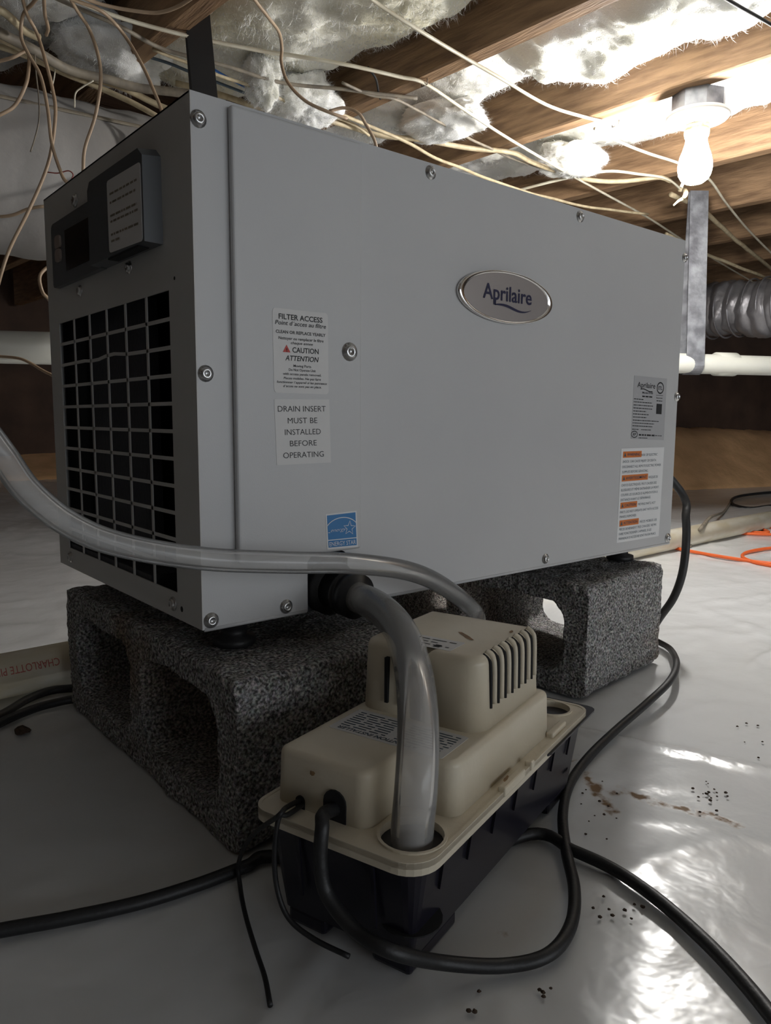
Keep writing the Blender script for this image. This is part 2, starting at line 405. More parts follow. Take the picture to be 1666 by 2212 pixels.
# back of the crawl space: dark timber wall standing on a bank of bare earth
BANK = [(-3.1, 3.7), (-1.2, 3.75), (.6, 3.72), (1.5, 3.5), (2.3, 2.6), (2.7, 1.75), (3.13, 1.31), (3.75, 1.17), (4.5, 1.05)]
BP = catmull([(a[0], a[1], 0) for a in BANK], 24)
def bank_n(i):
    t = (BP[min(i+1, len(BP)-1)]-BP[max(i-1, 0)]).normalized(); return Vector((-t.y, t.x, 0))
def make_bank():
    bm = nbm(); rings = []
    for i, p in enumerate(BP):
        n = bank_n(i); f = max(0, min(1, (p.x-1.6)/1.2)); zt = .10+.17*f
        prof = [(-.02, -.03), (.03, .02), (.12, zt*.35), (.22, zt*.6), (.30, zt*.85), (.38, zt), (.50, zt+.015), (.56, zt+.03), (.56, -.03)]
        rings.append([bm.verts.new(p+n*(a+.05*noise.noise(p*2.1+Vector((0, 0, b*4))))+Vector((0, 0, b+(.02*noise.noise(p*3.3+Vector((a*5, 0, 0)))+.012*noise.noise(p*11+Vector((a*9, 0, 0))) if b > .03 else 0)))) for a, b in prof])
    for a, b in zip(rings, rings[1:]):
        for k in range(len(a)): bm.faces.new((a[k], a[(k+1) % len(a)], b[(k+1) % len(a)], b[k]))
    bm.faces.new(rings[0]); bm.faces.new(rings[-1][::-1])
    bmesh.ops.recalc_face_normals(bm, faces=bm.faces[:])
    o = struct('earth_bank', bm, 'earth', True); o['label'] = 'bank of bare orange brown earth below the dark timber wall'
make_bank()
def make_wall_back():
    bm = nbm(); rings = []
    for i, p in enumerate(BP):
        n = bank_n(i); rings.append([bm.verts.new(p+n*a+Vector((0, 0, b))) for a, b in ((.5, 0), (.5, 1.158), (.58, 1.158), (.58, 0))])
    for a, b in zip(rings, rings[1:]):
        for k in range(4): bm.faces.new((a[k], a[(k+1) % 4], b[(k+1) % 4], b[k]))
    bm.faces.new(rings[0]); bm.faces.new(rings[-1][::-1])
    bmesh.ops.recalc_face_normals(bm, faces=bm.faces[:])
    struct('wall_back', bm, 'girder_wood')
make_wall_back()
struct('wall_left', rbox((-3.3, -3.2, 0), (-3.2, 4.3, 1.16)), 'foundation')
struct('wall_front', prism(nbm(), [(-3.2, 0), (4.6, 0), (4.6, 1.16), (-3.2, 1.16)], [[(-.6, .12), (-.6, .98), (2.6, .98), (2.6, .12)]], lambda u, v, t: Vector((u, t, v)), -3.3, -3.2), 'foundation')  # unseen wall; its opening is added to let soft fill light in
pld = bpy.data.lights.new('portal', 'AREA'); pld.shape = 'RECTANGLE'; pld.size = 3.2; pld.size_y = .86; pld.cycles.is_portal = True
plo = bpy.data.objects.new('portal', pld); COL.objects.link(plo); plo.location = (1.0, -3.25, .55); plo.rotation_euler = (math.radians(90), 0, 0)
struct('wall_right', rbox((4.6, -3.2, 0), (4.7, 1.7, 1.16)), 'foundation')

# ================================================================== LAMP
LP = PZ(1510, 206, JZ)
def make_lamp():
    t = thing('lamp_holder', 'white keyless lamp holder with glowing bare bulb under a joist', 'lamp', (LP.x, LP.y, JZ))
    M = Matrix.Translation((LP.x, LP.y, 0))
    obj('junction_box', lathe(nbm(), [(.050, .95), (.050, .917), (.046, .915)], M, 8), 'galvanised', t)
    obj('lamp_base', lathe(nbm(), [(.050, .917), (.058, .915), (.0585, .908), (.054, .904), (.030, .897), (.026, .895)], M, 40), 'porcelain', t, True)
    s = obj('socket', lathe(nbm(), [(.0235, .896), (.0235, .880), (.0205, .879), (.0205, .876)], M, 24), 'socket_brass', t, True)
    bm = nbm(); d = Vector((-.022, -.03, 0)); tube(bm, [Vector((LP.x, LP.y, .912))+d*1.35, Vector((LP.x, LP.y, .902))+d*1.1, Vector((LP.x, LP.y, .893))+d*.75], lambda u: .0012+.0035*u*u, 8)
    obj('pull_toggle', bm, 'socket_brass', t, True)
    prof = [(.0205, .882), (.0225, .8785), (.0215, .874), (.0195, .871), (.0205, .862), (.024, .850), (.0285, .838), (.0315, .825), (.0318, .815), (.0298, .804), (.025, .795), (.017, .789), (.008, .7865), (0, .786)]
    obj('bulb', lathe(nbm(), prof, M, 40), 'bulb_glow', t, True)
make_lamp()

# ================================================================== INSULATION
def batt(name, i, y0, y1, zb, amp, seed, m, label, sag=0, s0=0, s1=1, nf=9000):
    rd = random.Random(seed); bm = nbm(); nx = 70; ny = max(20, int((y1-y0)/.0055)); so = Vector((seed*3.1, seed*1.7, 0)); G = []; base = []
    zt = 1.15
    for j in range(ny+1):
        t = j/ny; row = []
        for k in range(nx+1):
            s = k/nx
            end = noise.noise(Vector((s*3, seed, 0)))*.06
            y = y0+(y1-y0)*t + end*(1-2*t)
            xl, xr = jx(i, y)+.002, jx(i+1, y)-JW-.002
            ss = s0+(s1-s0)*s; x = xl+(xr-xl)*ss
            q = Vector((x, y, 0))+so
            e = (1-abs(2*s-1)**5); et = 1-abs(2*t-1)**max(6, 14*(y1-y0))
            z = zb+.012-sag*math.sin(math.pi*s)-amp*(.6*noise.fractal(q*3.2, 1, 2, 3)-.30*abs(noise.noise(q*7))+.12*noise.noise(q*19))-.0065*noise.fractal(q*24, .8, 2, 3)-.012*max(0, noise.noise(q*11+Vector((0, 0, 4))))
            z = zt-(zt-z)*(.25+.75*(max(0, e)**.45))*(max(0, et)**.4)
            row.append(bm.verts.new((x, y, min(max(z, JZ-.075), zt-.004))))
        G.append(row)
    for a, b in zip(G, G[1:]):
        for k in range(nx): bm.faces.new((a[k], b[k], b[k+1], a[k+1]))
    rim = [v for v in G[0]]+[r[-1] for r in G[1:]]+[v for v in G[-1][-2::-1]]+[r[0] for r in G[-2:0:-1]]
    top = [bm.verts.new((v.co.x, v.co.y, zt)) for v in rim]; n = len(rim)
    for k in range(n): bm.faces.new((rim[k], rim[(k+1) % n], top[(k+1) % n], top[k]))
    bm.faces.new(top)
    pts = [(v.co.copy()) for r in G for v in r]
    bmesh.ops.recalc_face_normals(bm, faces=bm.faces[:])
    o = obj(name, bm, m, None, True); tag(o, label, 'insulation')
    fb = nbm()
    for _ in range(nf):
        p = rd.choice(pts)
        if p.z > zt-.02: continue
        d = Vector((rd.gauss(0, 1), rd.gauss(0, 1), -abs(rd.gauss(0, .7)))).normalized(); w = d.orthogonal().normalized()*.00035
        l = rd.uniform(.006, .02); b = p+d*l*.55+Vector((0, 0, -.001)); c = p+d*l+Vector((rd.gauss(0, .003), rd.gauss(0, .003), rd.gauss(0, .003)))
        v = [fb.verts.new(x) for x in (p-w+Vector((0, 0, .002)), p+w+Vector((0, 0, .002)), b+w, b-w, c)]
        fb.faces.new((v[0], v[1], v[2], v[3])); fb.faces.new((v[3], v[2], v[4]))
    f = obj('fibres', fb, 'fibre', o); f['kind'] = 'stuff'
    return o
batt('insulation_batt', 8, -1.6, 1.15, 1.005, .06, 3, 'insulation', 'bright white fibreglass batt packed around the glowing lamp')
batt('insulation_batt', 7, -1.6, .56, .978, .085, 11, 'insulation', 'white fluffy fibreglass batt between the joists before the lamp', .02)
batt('insulation_batt', 7, .52, 1.25, 1.01, .07, 17, 'insulation', 'rumpled white fibreglass piece ending above the cabinet far edge', .015, 0, .9)
batt('insulation_batt', 6, -1.6, .34, .972, .07, 23, 'insulation', 'white fibreglass batt sagging over the top of the cabinet', .035)
batt('insulation_batt', 6, .33, 1.02, .985, .05, 29, 'insulation_yellow', 'smooth yellowish fibreglass batt beside the black strap', .03, .02, 1)
batt('insulation_batt', 5, -1.6, 1.25, 1.0, .06, 31, 'insulation', 'white fibreglass batt behind the hanging tan wires', .02, .1, 1)
batt('insulation_batt', 4, -1.6, 1.0, 1.0, .06, 37, 'insulation', 'white fibreglass batt over the grey cable bundle', .02)
batt('insulation_batt', 3, -1.6, 1.0, 1.0, .06, 41, 'insulation', 'white fibreglass batt in the bay left of the cable bundle', .02, nf=600)
batt('insulation_batt', 9, -1.6, .2, 1.02, .05, 43, 'insulation', 'white fibreglass batt beyond the lamp in front of bare boards', nf=900)
def tuft(p, r, seed, label, m='insulation', sq=(1, 1, 1.2)):
    bm = nbm(); bmesh.ops.create_icosphere(bm, subdivisions=5, radius=1); so = Vector((seed*2.3, 0, seed))
    for v in bm.verts:
        c = v.co.copy(); d = 1+.30*noise.fractal(c*1.2+so, 1, 2, 2)+.10*noise.fractal(c*4+so, .8, 2, 4)
        v.co = Vector(p)+Vector((c.x*sq[0], c.y*sq[1], c.z*sq[2]))*r*d
    rd = random.Random(seed); pts = [(v.co.copy(), (v.co-Vector(p)).normalized()) for v in bm.verts]
    o = obj('insulation_tuft', bm, m, None, True); tag(o, label, 'insulation', 'loose tufts of insulation')
    fb = nbm()
    for _ in range(4500):
        a, nrm = rd.choice(pts); d = (nrm+Vector((rd.gauss(0, .6), rd.gauss(0, .6), rd.gauss(0, .6)))).normalized(); w = d.orthogonal().normalized()*.00035; l = rd.uniform(.004, .014)
        v = [fb.verts.new(x) for x in (a-w-nrm*.001, a+w-nrm*.001, a+d*l)]; fb.faces.new(v)
    f = obj('fibres', fb, 'fibre', o); f['kind'] = 'stuff'
tuft(PZ(566, 168, .955), .042, 3, 'small white tuft dangling beside the black strap above the cabinet', sq=(.8, .8, 1.25))
tuft(PZ(660, 215, .955), .055, 5, 'white tuft lying behind the thick cream cable above the cabinet', sq=(1.3, 1, .9))
tuft(PZ(950, 262, .972), .05, 8, 'rounded white tuft drooping below the joist near the stapled cable', sq=(1.5, 2.2, .7))
tuft(PZ(1235, 345, .97), .05, 9, 'square pale tuft hanging from the joist beside the lamp', sq=(1.5, 1.6, .8))
tuft(PZ(250, 110, .985), .07, 12, 'wide white tuft above the grey cable bundle', sq=(1.4, 1.2, .8))

# ================================================================== DUCTS, PIPES, STRAPS
def make_duct():
    t = thing('air_duct', 'large round duct in smooth grey wrap behind the hanging tan wires', 'duct', PD(50, 400, 1.45))
    A, B = PD(-330, 317, 1.25), PD(620, 473, 1.73); ax = (B-A).normalized(); R = .147
    bm = nbm(); pts = [A.lerp(B, i/40) for i in range(41)]
    tube(bm, pts, lambda u: R*(1+.012*math.sin(u*60)+.01*math.sin(u*23)), 48, smoothpath=False); obj('sleeve', bm, 'duct_grey', t, True)
    bm = nbm(); up = Vector((0, 0, 1)); side = ax.cross(up).normalized()
    tocam = side if side.dot(CAM-A) > 0 else -side
    c = math.radians(38); d = up*math.sin(c)+tocam*math.cos(c)
    tube(bm, [p+d*(R*1.004) for p in pts[::4]], .006, 8, flat=.4); obj('seam', bm, 'cable_grey', t, True)
make_duct()
def make_flex():
    A, B = PD(1500, 678, 3.0), PD(1850, 640, 2.55); t = thing('flexible_duct', 'crinkled silver foil flexible duct beyond the hanging strap', 'duct', A)
    R = .104; n = 190; bm = nbm(); pts = [A.lerp(B, i/n)+Vector((0, 0, .01*math.sin(i*.05))) for i in range(n+1)]
    def rad(u): return R*(.90+.10*abs(math.sin(u*math.pi*11))**.6)*(1 if u > .06 else .55+7.5*u)
    ring = tube(bm, pts, rad, 40, smoothpath=False)
    for v in bm.verts: v.co += noise.noise_vector(v.co*13)*.014+noise.noise_vector(v.co*37)*.006
    obj('foil_sleeve', bm, 'foil', t, True)
    for k in range(12):
        bm = nbm(); c = A.lerp(B, (k+.5)/11.0) if k < 11 else B; F = frames([A, B])[0]
        tube(bm, [c+(F[0]*math.cos(a)+F[1]*math.sin(a))*R*1.0 for a in [2*math.pi*q/32 for q in range(33)]], .0035, 6, smoothpath=False, cap=False)
        obj('wire_hoop', bm, 'foil', t, True)
make_flex()
def straight(name, A, B, r, m, label, cat='pipe', t=None):
    bm = nbm(); tube(bm, [A, B], r, 28, smoothpath=False); return obj(name, bm, m, t, True)
t = thing('drain_pipe', 'thick white plastic drain pipe hanging level behind the cabinet intake side', 'pipe', PD(50, 750, 2.05))
la, lb = PD(-350, 741, 2.0), PD(330, 758, 2.12)
straight('pipe_run', la+(la-lb)*1.6, lb, .0445, 'pvc', '', t=t)
PVA, PVB = PD(1330, 781, 2.02), PD(1900, 797, 2.32)
t = thing('drain_pipe', 'slim white plastic drain pipe with coupling held by the grey strap', 'pipe', PVA)
straight('pipe_run', PVA-(PVB-PVA).normalized()*.7, PVB+(PVB-PVA).normalized()*1.1, .0275, 'pvc', '', t=t)
dv = (PVB-PVA).normalized(); c0 = PD(1567, 787, 2.145)
bm = nbm(); lathe(bm, [(.0275, -.036), (.033, -.034), (.0335, .030), (.031, .034), (.0275, .036)], axisM(c0, dv), 28); obj('coupling', bm, 'pvc', t, True)
# hanger straps
def strap(name, top, width, bottom_z, m, label, pipe_c, pr, wd):
    wd = Vector(wd).normalized(); bm = nbm(); side = Vector((-wd.y, wd.x, 0))
    if side.dot(CAM-top) < 0: side = -side
    path = [top+Vector((0, 0, 0)), top.lerp(Vector((pipe_c.x, pipe_c.y, top.z)), .5)+Vector((0, 0, -.2))]
    path = []
    ztop = top.z
    f0 = Vector((pipe_c.x, pipe_c.y, 0))+side*(pr+.002)
    b0 = Vector((pipe_c.x, pipe_c.y, 0))-side*(pr+.002)
    n = 14
    for i in range(n+1): path.append(Vector((top.x, top.y, ztop)).lerp(Vector((f0.x, f0.y, pipe_c.z)), i/n))
    for i in range(1, 12):
        a = math.pi*i/12; path.append(Vector((pipe_c.x, pipe_c.y, pipe_c.z))+side*(math.cos(a)*(pr+.002))-Vector((0, 0, math.sin(a)*(pr+.002))))
    for i in range(n+1): path.append(Vector((b0.x, b0.y, pipe_c.z)).lerp(Vector((top.x, top.y, ztop))-side*.012, i/n))
    th = .0012; rows = []
    for i, p in enumerate(path):
        tg = (path[min(i+1, len(path)-1)]-path[max(i-1, 0)]).normalized(); nn = tg.cross(wd).normalized()
        k = .004*math.sin(i*.9)
        rows.append([bm.verts.new(p+wd*(s*width/2)+nn*(q*th)+nn*0) for s, q in ((-1, -1), (1, -1), (1, 1), (-1, 1))])
    for a, b in zip(rows, rows[1:]):
        for k in range(4): bm.faces.new((a[k], a[(k+1) % 4], b[(k+1) % 4], b[k]))
    bm.faces.new(rows[0]); bm.faces.new(rows[-1][::-1]); bmesh.ops.recalc_face_normals(bm, faces=bm.faces[:])
    o = obj(name, bm, m, None, False); return tag(o, label, 'strap')
pc = PD(1493, 785, 2.10)
strap('hanger_strap', Vector((pc.x-.005, pc.y, JZ)), .050, 0, 'galvanised', 'scuffed grey metal strap holding the slim white drain pipe', pc, .0285, Vector((RT.x, RT.y, 0)))
pl = PD(415, 760, 2.1); st0 = PZ(412, 66, JZ)+Vector((.008, 0, .08))
strap('hanger_strap', Vector((st0.x, st0.y, st0.z)), .040, 0, 'strap_black', 'black strap hanging from the joist behind the cabinet corner', Vector((st0.x+.05, st0.y+.02, .5)), .046, RT+Vector((0, .35, 0)))
# pipe lying on the ground behind the blocks
FA, FB = Vector((-.9, .385, .026)), Vector((2.9, .52, .026))
t = thing('ground_pipe', 'dirty cream plastic pipe with red lettering lying on the liner behind the blocks', 'pipe', (1, .44, 0))
straight('pipe_run', FA, FB, .026, 'pvc_dirty', '', t=t)
pd = (FB-FA).normalized(); ps = Vector((pd.y, -pd.x, 0))
def on_pipe(u, v):     # u metres along the pipe, v radians up from the camera side
    return FA+pd*u+ps*(math.cos(v)*.0263)+Vector((0, 0, math.sin(v)*.0263))
bm = nbm(); u1 = (PY(54, 1464, .40)-FA).dot(pd)
put_text(bm, 'CHARLOTTE PIPE', u1, math.radians(26), .074, math.radians(20), on_pipe, flip=True); obj('lettering', bm, 'pvc_ink', t)
# ================================================================== CONCRETE BLOCKS
tx1 = bpy.data.textures.new('grain', 'CLOUDS'); tx1.noise_scale = .010; tx1.noise_depth = 3
tx2 = bpy.data.textures.new('chips', 'CLOUDS'); tx2.noise_scale = .05; tx2.noise_depth = 2
def block(origin, rotz, wx, ly, h, label):
    t = bm = nbm(); c = .034; web = .032; cell = (ly-2*c-web)/2
    outer = rrect(0, 0, ly, h, .006, 3)
    holes = [rrect(c, .027, c+cell, h-.027, .02, 4)[::-1], rrect(c+cell+web, .027, ly-c, h-.027, .02, 4)[::-1]]
    prism(bm, outer, holes, lambda u, v, t: Vector((t, u, v)), 0, wx)
    o = obj('concrete_block', bm, 'concrete', None, True); tag(o, label, 'concrete block', 'blocks under the cabinet')
    o.location = origin; o.rotation_euler = (0, 0, rotz)
    m = o.modifiers.new('remesh', 'REMESH'); m.mode = 'VOXEL'; m.voxel_size = .0032; m.use_smooth_shade = True
    s = o.modifiers.new('soft', 'SMOOTH'); s.iterations = 3; s.factor = .5
    for tx, k in ((tx2, .007), (tx1, .0045)):
        d = o.modifiers.new('rough', 'DISPLACE'); d.texture = tx; d.strength = k; d.mid_level = .62; d.texture_coords = 'LOCAL'
    return o
block((.0, -.05, .001), 0, .192, .392, BT-.001, 'grey hollow concrete block in shadow under the intake end of the cabinet')
cR = PZ(1264, 1517, 0); rR = math.radians(7.0)
block((cR.x, cR.y, .001), rR, .205, .392, BT-.001, 'grey hollow concrete block with its grainy end showing beside the pump')

# ================================================================== DEHUMIDIFIER
DH = thing('dehumidifier', 'large grey sheet metal dehumidifier cabinet standing on two concrete blocks', 'dehumidifier', (L/2, W/2, Z0))
XZ = lambda u, v, t: Vector((u, t, v))
YZ = lambda u, v, t: Vector((t, u, v))
# front sheet with the drain notch cut from its lower edge
nx0, nx1, nz = .0964, .1385, .2120
outer = [(.0012, Z0), (nx0, Z0), (nx0, nz-.006), (nx0+.006, nz)] + [(nx1-.008+.008*math.cos(a), nz-.008+.008*math.sin(a)) for a in [math.pi/2*(1-i/6) for i in range(7)]] + [(nx1, Z0), (L, Z0), (L, Z1), (.0012, Z1)]
front = obj('front_panel', prism(nbm(), outer, [], XZ, 0, .0016), 'enamel', DH)
for x0, x1 in ((nx1+.001, L-.001), (.002, nx0-.001)):
    bm = nbm(); tube(bm, [(x0, .0008, Z0), (x1, .0008, Z0)], .0017, 12, smoothpath=False); obj('lower_hem', bm, 'enamel', DH, True)
bm = nbm()
box(bm, (0, .0016, Z1-.0014), (L, W, Z1)); box(bm, (L-.0014, .0016, Z0), (L, W, Z1)); box(bm, (.0016, W-.0014, Z0), (L, W, Z1)); box(bm, (.002, .012, Z0), (L-.002, W-.002, Z0+.0014))
obj('cabinet_shell', bm, 'enamel', DH)
DO = .0065
door = obj('filter_door', box(nbm(), (.0289, -DO, .2128), (.1490, -.0001, .5500), .0022, 3), 'enamel', DH)
# intake side with its grid of openings
gy0, gy1, gz0, gz1 = .0437, .3178, .1852, .4225
side = obj('intake_panel', prism(nbm(), [(0, Z0), (W, Z0), (W, Z1), (0, Z1)], [[(gy0, gz0), (gy0, gz1), (gy1, gz1), (gy1, gz0)]], YZ, 0, .0012), 'enamel_side', DH)
NC, NR = 6, 11
for k in range(1, NC):
    y = gy0+(gy1-gy0)*k/NC; obj('grille_bar', rbox((.0002, y-.0017, gz0-.001), (.0012, y+.0017, gz1+.001)), 'enamel_side', side)
for k in range(1, NR):
    z = gz0+(gz1-gz0)*k/NR
    bm = nbm()
    if k == NR-2:       # one bar is bent
        ys = [gy0-.001, .09, .135, .165, .185, .205, .225, .245, gy1+.001]; zs = [0, 0, .0005, .0026, .0020, 0, -.0003, .0008, 0]
        for (a, b, c, d) in zip(ys, ys[1:], zs, zs[1:]):
            prism(bm, [(a, z+c-.0015), (b, z+d-.0015), (b, z+d+.0015), (a, z+c+.0015)], [], YZ, .0002, .0012)
    else: box(bm, (.0002, gy0-.001, z-.0015), (.0012, gy1+.001, z+.0015))
    obj('grille_bar', bm, 'enamel_side', side)
obj('inner_cavity', rbox((.05, .014, Z0+.004), (.054, W-.004, .5)), 'dark_inside', DH)
obj('filter_pad', rbox((.018, .135, .19), (.03, .285, .43), .001), 'slate', DH)
obj('filter_channel', rbox((.012, .30, Z0+.003), (.04, .345, .5)), 'dark_inside', DH)
obj('cavity_wall', rbox((.002, .0025, .44), (.05, W-.003, .45)), 'dark_inside', DH)
obj('cavity_wall', rbox((.002, .004, Z0+.003), (.05, .012, .44)), 'dark_inside', DH)
bm = nbm(); box(bm, (.002, .1, Z0+.004), (.05, W-.003, .19)); obj('drip_tray', bm, 'slate', DH)
# control module on the intake side
def make_control():
    lo = rrect(.170, .4570, .3125, .5195, (.004, .004, .006, .006), 3)
    base = obj('control_module', prism(nbm(), lo, [], YZ, -.0055, 0), 'grey_plastic', DH)
    MY = .178
    hi = [(.0517, .4575), (MY, .4575), (MY, .5225), (MY-.006, .5290), (.060, .5290), (.0517, .522)]
    def taper(u, v, t):
        k = 1 if t < -.001 else 0
        cu = .14; cv = .493
        return Vector((t, cu+(u-cu)*(1-.03*k), cv+(v-cv)*(1-.03*k)))
    bm = nbm(); prism(bm, hi, [], taper, -.0137, 0); obj('module_cover', bm, 'grey_plastic', base)
    P = [PX(x, y, -.0137) for x, y in ((231, 392), (303, 349), (309, 520), (237, 547))]
    fn = quadmap(P, (-.0003, 0, 0))
    bm = nbm(); prism(bm, rrect(0, 0, 1, 1, .05, 3), [], lambda u, v, t: fn(u, v, t), 0.2, 1.0); lab = obj('module_label', bm, 'paper', base); lab['label'] = 'white paper label with grey print'
    bm = nbm(); f2 = lambda u, v: fn(u, v, 1.5)
    for k, (v, a, b) in enumerate(((.80, .08, .9), (.68, .08, .85), (.5, .08, .88), (.42, .08, .9), (.24, .08, .9), (.15, .08, .35))): put_words(bm, a, b, v, .03, f2, k)
    o = obj('lettering', bm, 'cable_grey', base)
    S = [PX(x, y, -.0055) for x, y in ((140, 498), (192, 469), (193, 563), (144, 586))]; fs = quadmap(S, (-.0004, 0, 0))
    bm = nbm(); prism(bm, [(0, 0), (1, 0), (1, 1), (0, 1)], [], lambda u, v, t: fs(u, v, t), -2, 1); o = obj('display', bm, 'screen', base); o['label'] = 'dark display window'
    for (x, y) in ((127, 523), (128, 552)):
        p = PX(x, y, -.0055); bm = nbm(); prism(bm, rrect(p.y-.008, p.z-.006, p.y+.008, p.z+.006, .004, 3), [], YZ, -.0075, -.0055); o = obj('push_button', bm, 'button', base)
    bm = nbm(); box(bm, (-.0125, .070, .4570), (-.0035, .135, .4602)); obj('cover_slot', bm, 'dark_inside', base)
make_control()
# screws
def screw(p, d, r, washer=False, hexs=True):
    bm = nbm(); M = axisM(p, d); lathe(bm, [(r*1.35, -.0003), (r*1.35, .0008), (r, .0010), (r, .0022), (r*.8, .0032), (r*.42, .0036), (r*.40, .0016), (0, .0016)], M, 16)
    return obj('screw', bm, 'zinc', DH, True)
for (x, y, r) in ((428, 257, .0046), (444, 807, .0046), (456, 1340, .0046), (618, 1310, .0044), (930, 373, .0046), (1253, 468, .0046), (1479, 557, .0042), (1462, 857, .0046), (1442, 1162, .0046), (1178, 1207, .0042)):
    screw(PY(x, y, 0), (0, -1, 0), r)
screw(PY(755, 760, -DO), (0, -1, 0), .0058)
for (x, y, r) in ((163, 433, .0048), (280, 578, .004), (174, 628, .004), (375, 1304, .0044), (154, 1203, .0044)):
    screw(PX(x, y, 0), (-1, 0, 0), r)
for (x, y, r) in ((393, 1316, .0024), (148, 1199, .0022), (377, 601, .0014)):
    p = PX(x, y, 0); bm = nbm(); lathe(bm, [(r, -.0002), (r, .0001), (0, .0001)], axisM(p, (-1, 0, 0)), 12); obj('screw_hole', bm, 'dark_inside', DH)
# feet
for (x, y) in ((.043, .030), (.638, .050), (.056, .305), (.623, .305)):
    bm = nbm(); lathe(bm, [(.0165, BT+.0005), (.018, BT+.002), (.0175, BT+.007), (.0105, BT+.009), (.0105, BT+.016), (.0125, BT+.017), (.0125, Z0+.001)], Matrix.Translation((x, y, 0)), 24); obj('foot', bm, 'black_rubber', DH, True)
# drain port in the notch
obj('drain_pan', rbox((nx0-.006, .010, Z0-.004), (nx1+.006, .06, nz+.006), .001), 'grey_plastic', DH)
pp = Vector((.1215, .010, .1805)); pdn = Vector((.06, -1, -.06)).normalized()
bm = nbm(); lathe(bm, [(.020, -.004), (.0235, 0), (.0235, .012), (.0165, .0125), (.0165, .013)], axisM(pp, pdn), 28); obj('drain_port', bm, 'black_rubber', DH, True)
bm = nbm(); lathe(bm, [(.0178, .012), (.0178, .026), (.0190, .0262), (.0190, .0295), (.0178, .030), (.0178, .033), (.0192, .0333), (.0192, .043), (.0104, .0435), (.0104, .060), (.009, .060)], axisM(pp, pdn), 28); obj('hose_adapter', bm, 'black_plastic', DH, True)
sc = screw(PY(712, 1298, .010), (0, -1, 0), .0048)

# ---- oval badge
def make_badge():
    a = PY(985, 625, 0); b = PY(1188, 665, 0); cx = (a.x+b.x)/2; cz = .4468; rx = (b.x-a.x)/2; rz = .0255
    bm = nbm(); N = 64; prof = [(1.0, 0), (1.0, -.003), (.985, -.0042), (.955, -.0046), (.90, -.0038), (.885, -.0030)]; rings = []
    for k, y in prof: rings.append([bm.verts.new((cx+rx*k*math.cos(2*math.pi*i/N), y, cz+(rz-(1-k)*rz*.9)*math.sin(2*math.pi*i/N))) for i in range(N)])
    for p, q in zip(rings, rings[1:]):
        for i in range(N): bm.faces.new((p[i], p[(i+1) % N], q[(i+1) % N], q[i]))
    bm.faces.new(rings[0]); bmesh.ops.recalc_face_normals(bm, faces=bm.faces[:]); rim = obj('badge', bm, 'chrome', DH, True); rim['label'] = 'oval chrome maker badge with navy lettering'
    bm = nbm(); prism(bm, circ(cx, cz, rx*.888, 64, rz*.9), [], XZ, -.0036, -.0024); obj('badge_plate', bm, 'badge', rim)
    fn = lambda u, v: Vector((u, -.0040, v))
    bm = nbm()
    A = PY(1037, 628, 0); B = PY(1143, 650, 0)
    put_text(bm, 'Aprilaire', (A.x+B.x)/2, cz+.0035, (B.x-A.x)*.99, .0145, fn, bold=.012)
    n = 16; w = B.x-A.x; pts = []; ws = []
    for i in range(n+1):
        t = i/n; pts.append((A.x+.018+t*(w-.019), cz-.0085-.0045*t+.0016*math.sin(t*math.pi*2)+.0035*t**4)); ws.append(.0004+.0022*math.sin(math.pi*min(1, t*.9+.12))**1.0)
    put_stroke(bm, pts, ws, fn); put_stroke(bm, [(A.x+.0185, cz-.004), (A.x+.0180, cz-.0092)], .0018, fn); obj('lettering', bm, 'navy', rim)
make_badge()
# ---- stickers
def sticker(name, px, plane_y, m, label, r=.0, thick=.00025):
    P = [PY(x, y, plane_y) for x, y in px]; fn = quadmap(P, (0, -thick, 0))
    bm = nbm(); outl = rrect(0, 0, 1, 1, r, 4) if r else [(0, 0), (1, 0), (1, 1), (0, 1)]
    asp = ((P[1]-P[0]).length)/((P[0]-P[3]).length)
    if r: outl = [(u, (v*1.0)) for u, v in outl]
    prism(bm, outl, [], lambda u, v, t: fn(u, v, t), .1, 1); o = obj(name, bm, m, DH); o['label'] = label
    return o, (lambda u, v: fn(u, v, 1.6)), (lambda u, v: fn(u, v, 2.4))
s1, f, f2 = sticker('access_sticker', ((588, 664), (708, 677), (710, 852), (592, 848)), -DO, 'paper', 'white rounded filter access and caution sticker', .05)
bm = nbm()
for (s, cx, vt, w, h, bo, sh) in (('FILTER ACCESS', .5, .092, .79, .062, .018, 0), ('Point d´acces au filtre', .5, .165, .92, .050, .012, .2), ('CLEAN OR REPLACE YEARLY', .5, .272, .90, .036, .022, 0), ('Nettoyer ou remplacer le filtre', .5, .345, .82, .034, .014, .2), ('chaque annee', .51, .395, .40, .032, .014, .2),
        ('CAUTION', .575, .478, .48, .062, .016, 0), ('ATTENTION', .51, .578, .61, .060, .016, .2), ('Moving Parts', .51, .668, .32, .030, .014, 0), ('Do Not Operate Unit', .51, .717, .49, .030, .014, 0), ('with access panels removed.', .51, .768, .70, .028, .014, 0), ('Pieces mobiles. Ne pas faire', .51, .820, .68, .028, .014, .2), ('fonctionner l´appareil si les panneaux', .51, .868, .92, .028, .014, .2), ('d´acces ne sont pas en place.', .51, .915, .70, .028, .014, .2)):
    put_text(bm, s, cx, 1-vt, w, h, f, bo, sh)
put_text(bm, '!', .235, 1-.485, .014, .04, f2, .02)
obj('lettering', bm, 'ink', s1)
bm = nbm(); put_poly(bm, [(.165, .488), (.30, .488), (.232, .578)], f); obj('warning_triangle', bm, 'red', s1)
s2, f, f2 = sticker('drain_sticker', ((592, 862), (711, 863), (715, 999), (598, 1005)), -DO, 'paper', 'white drain insert notice sticker')
bm = nbm()
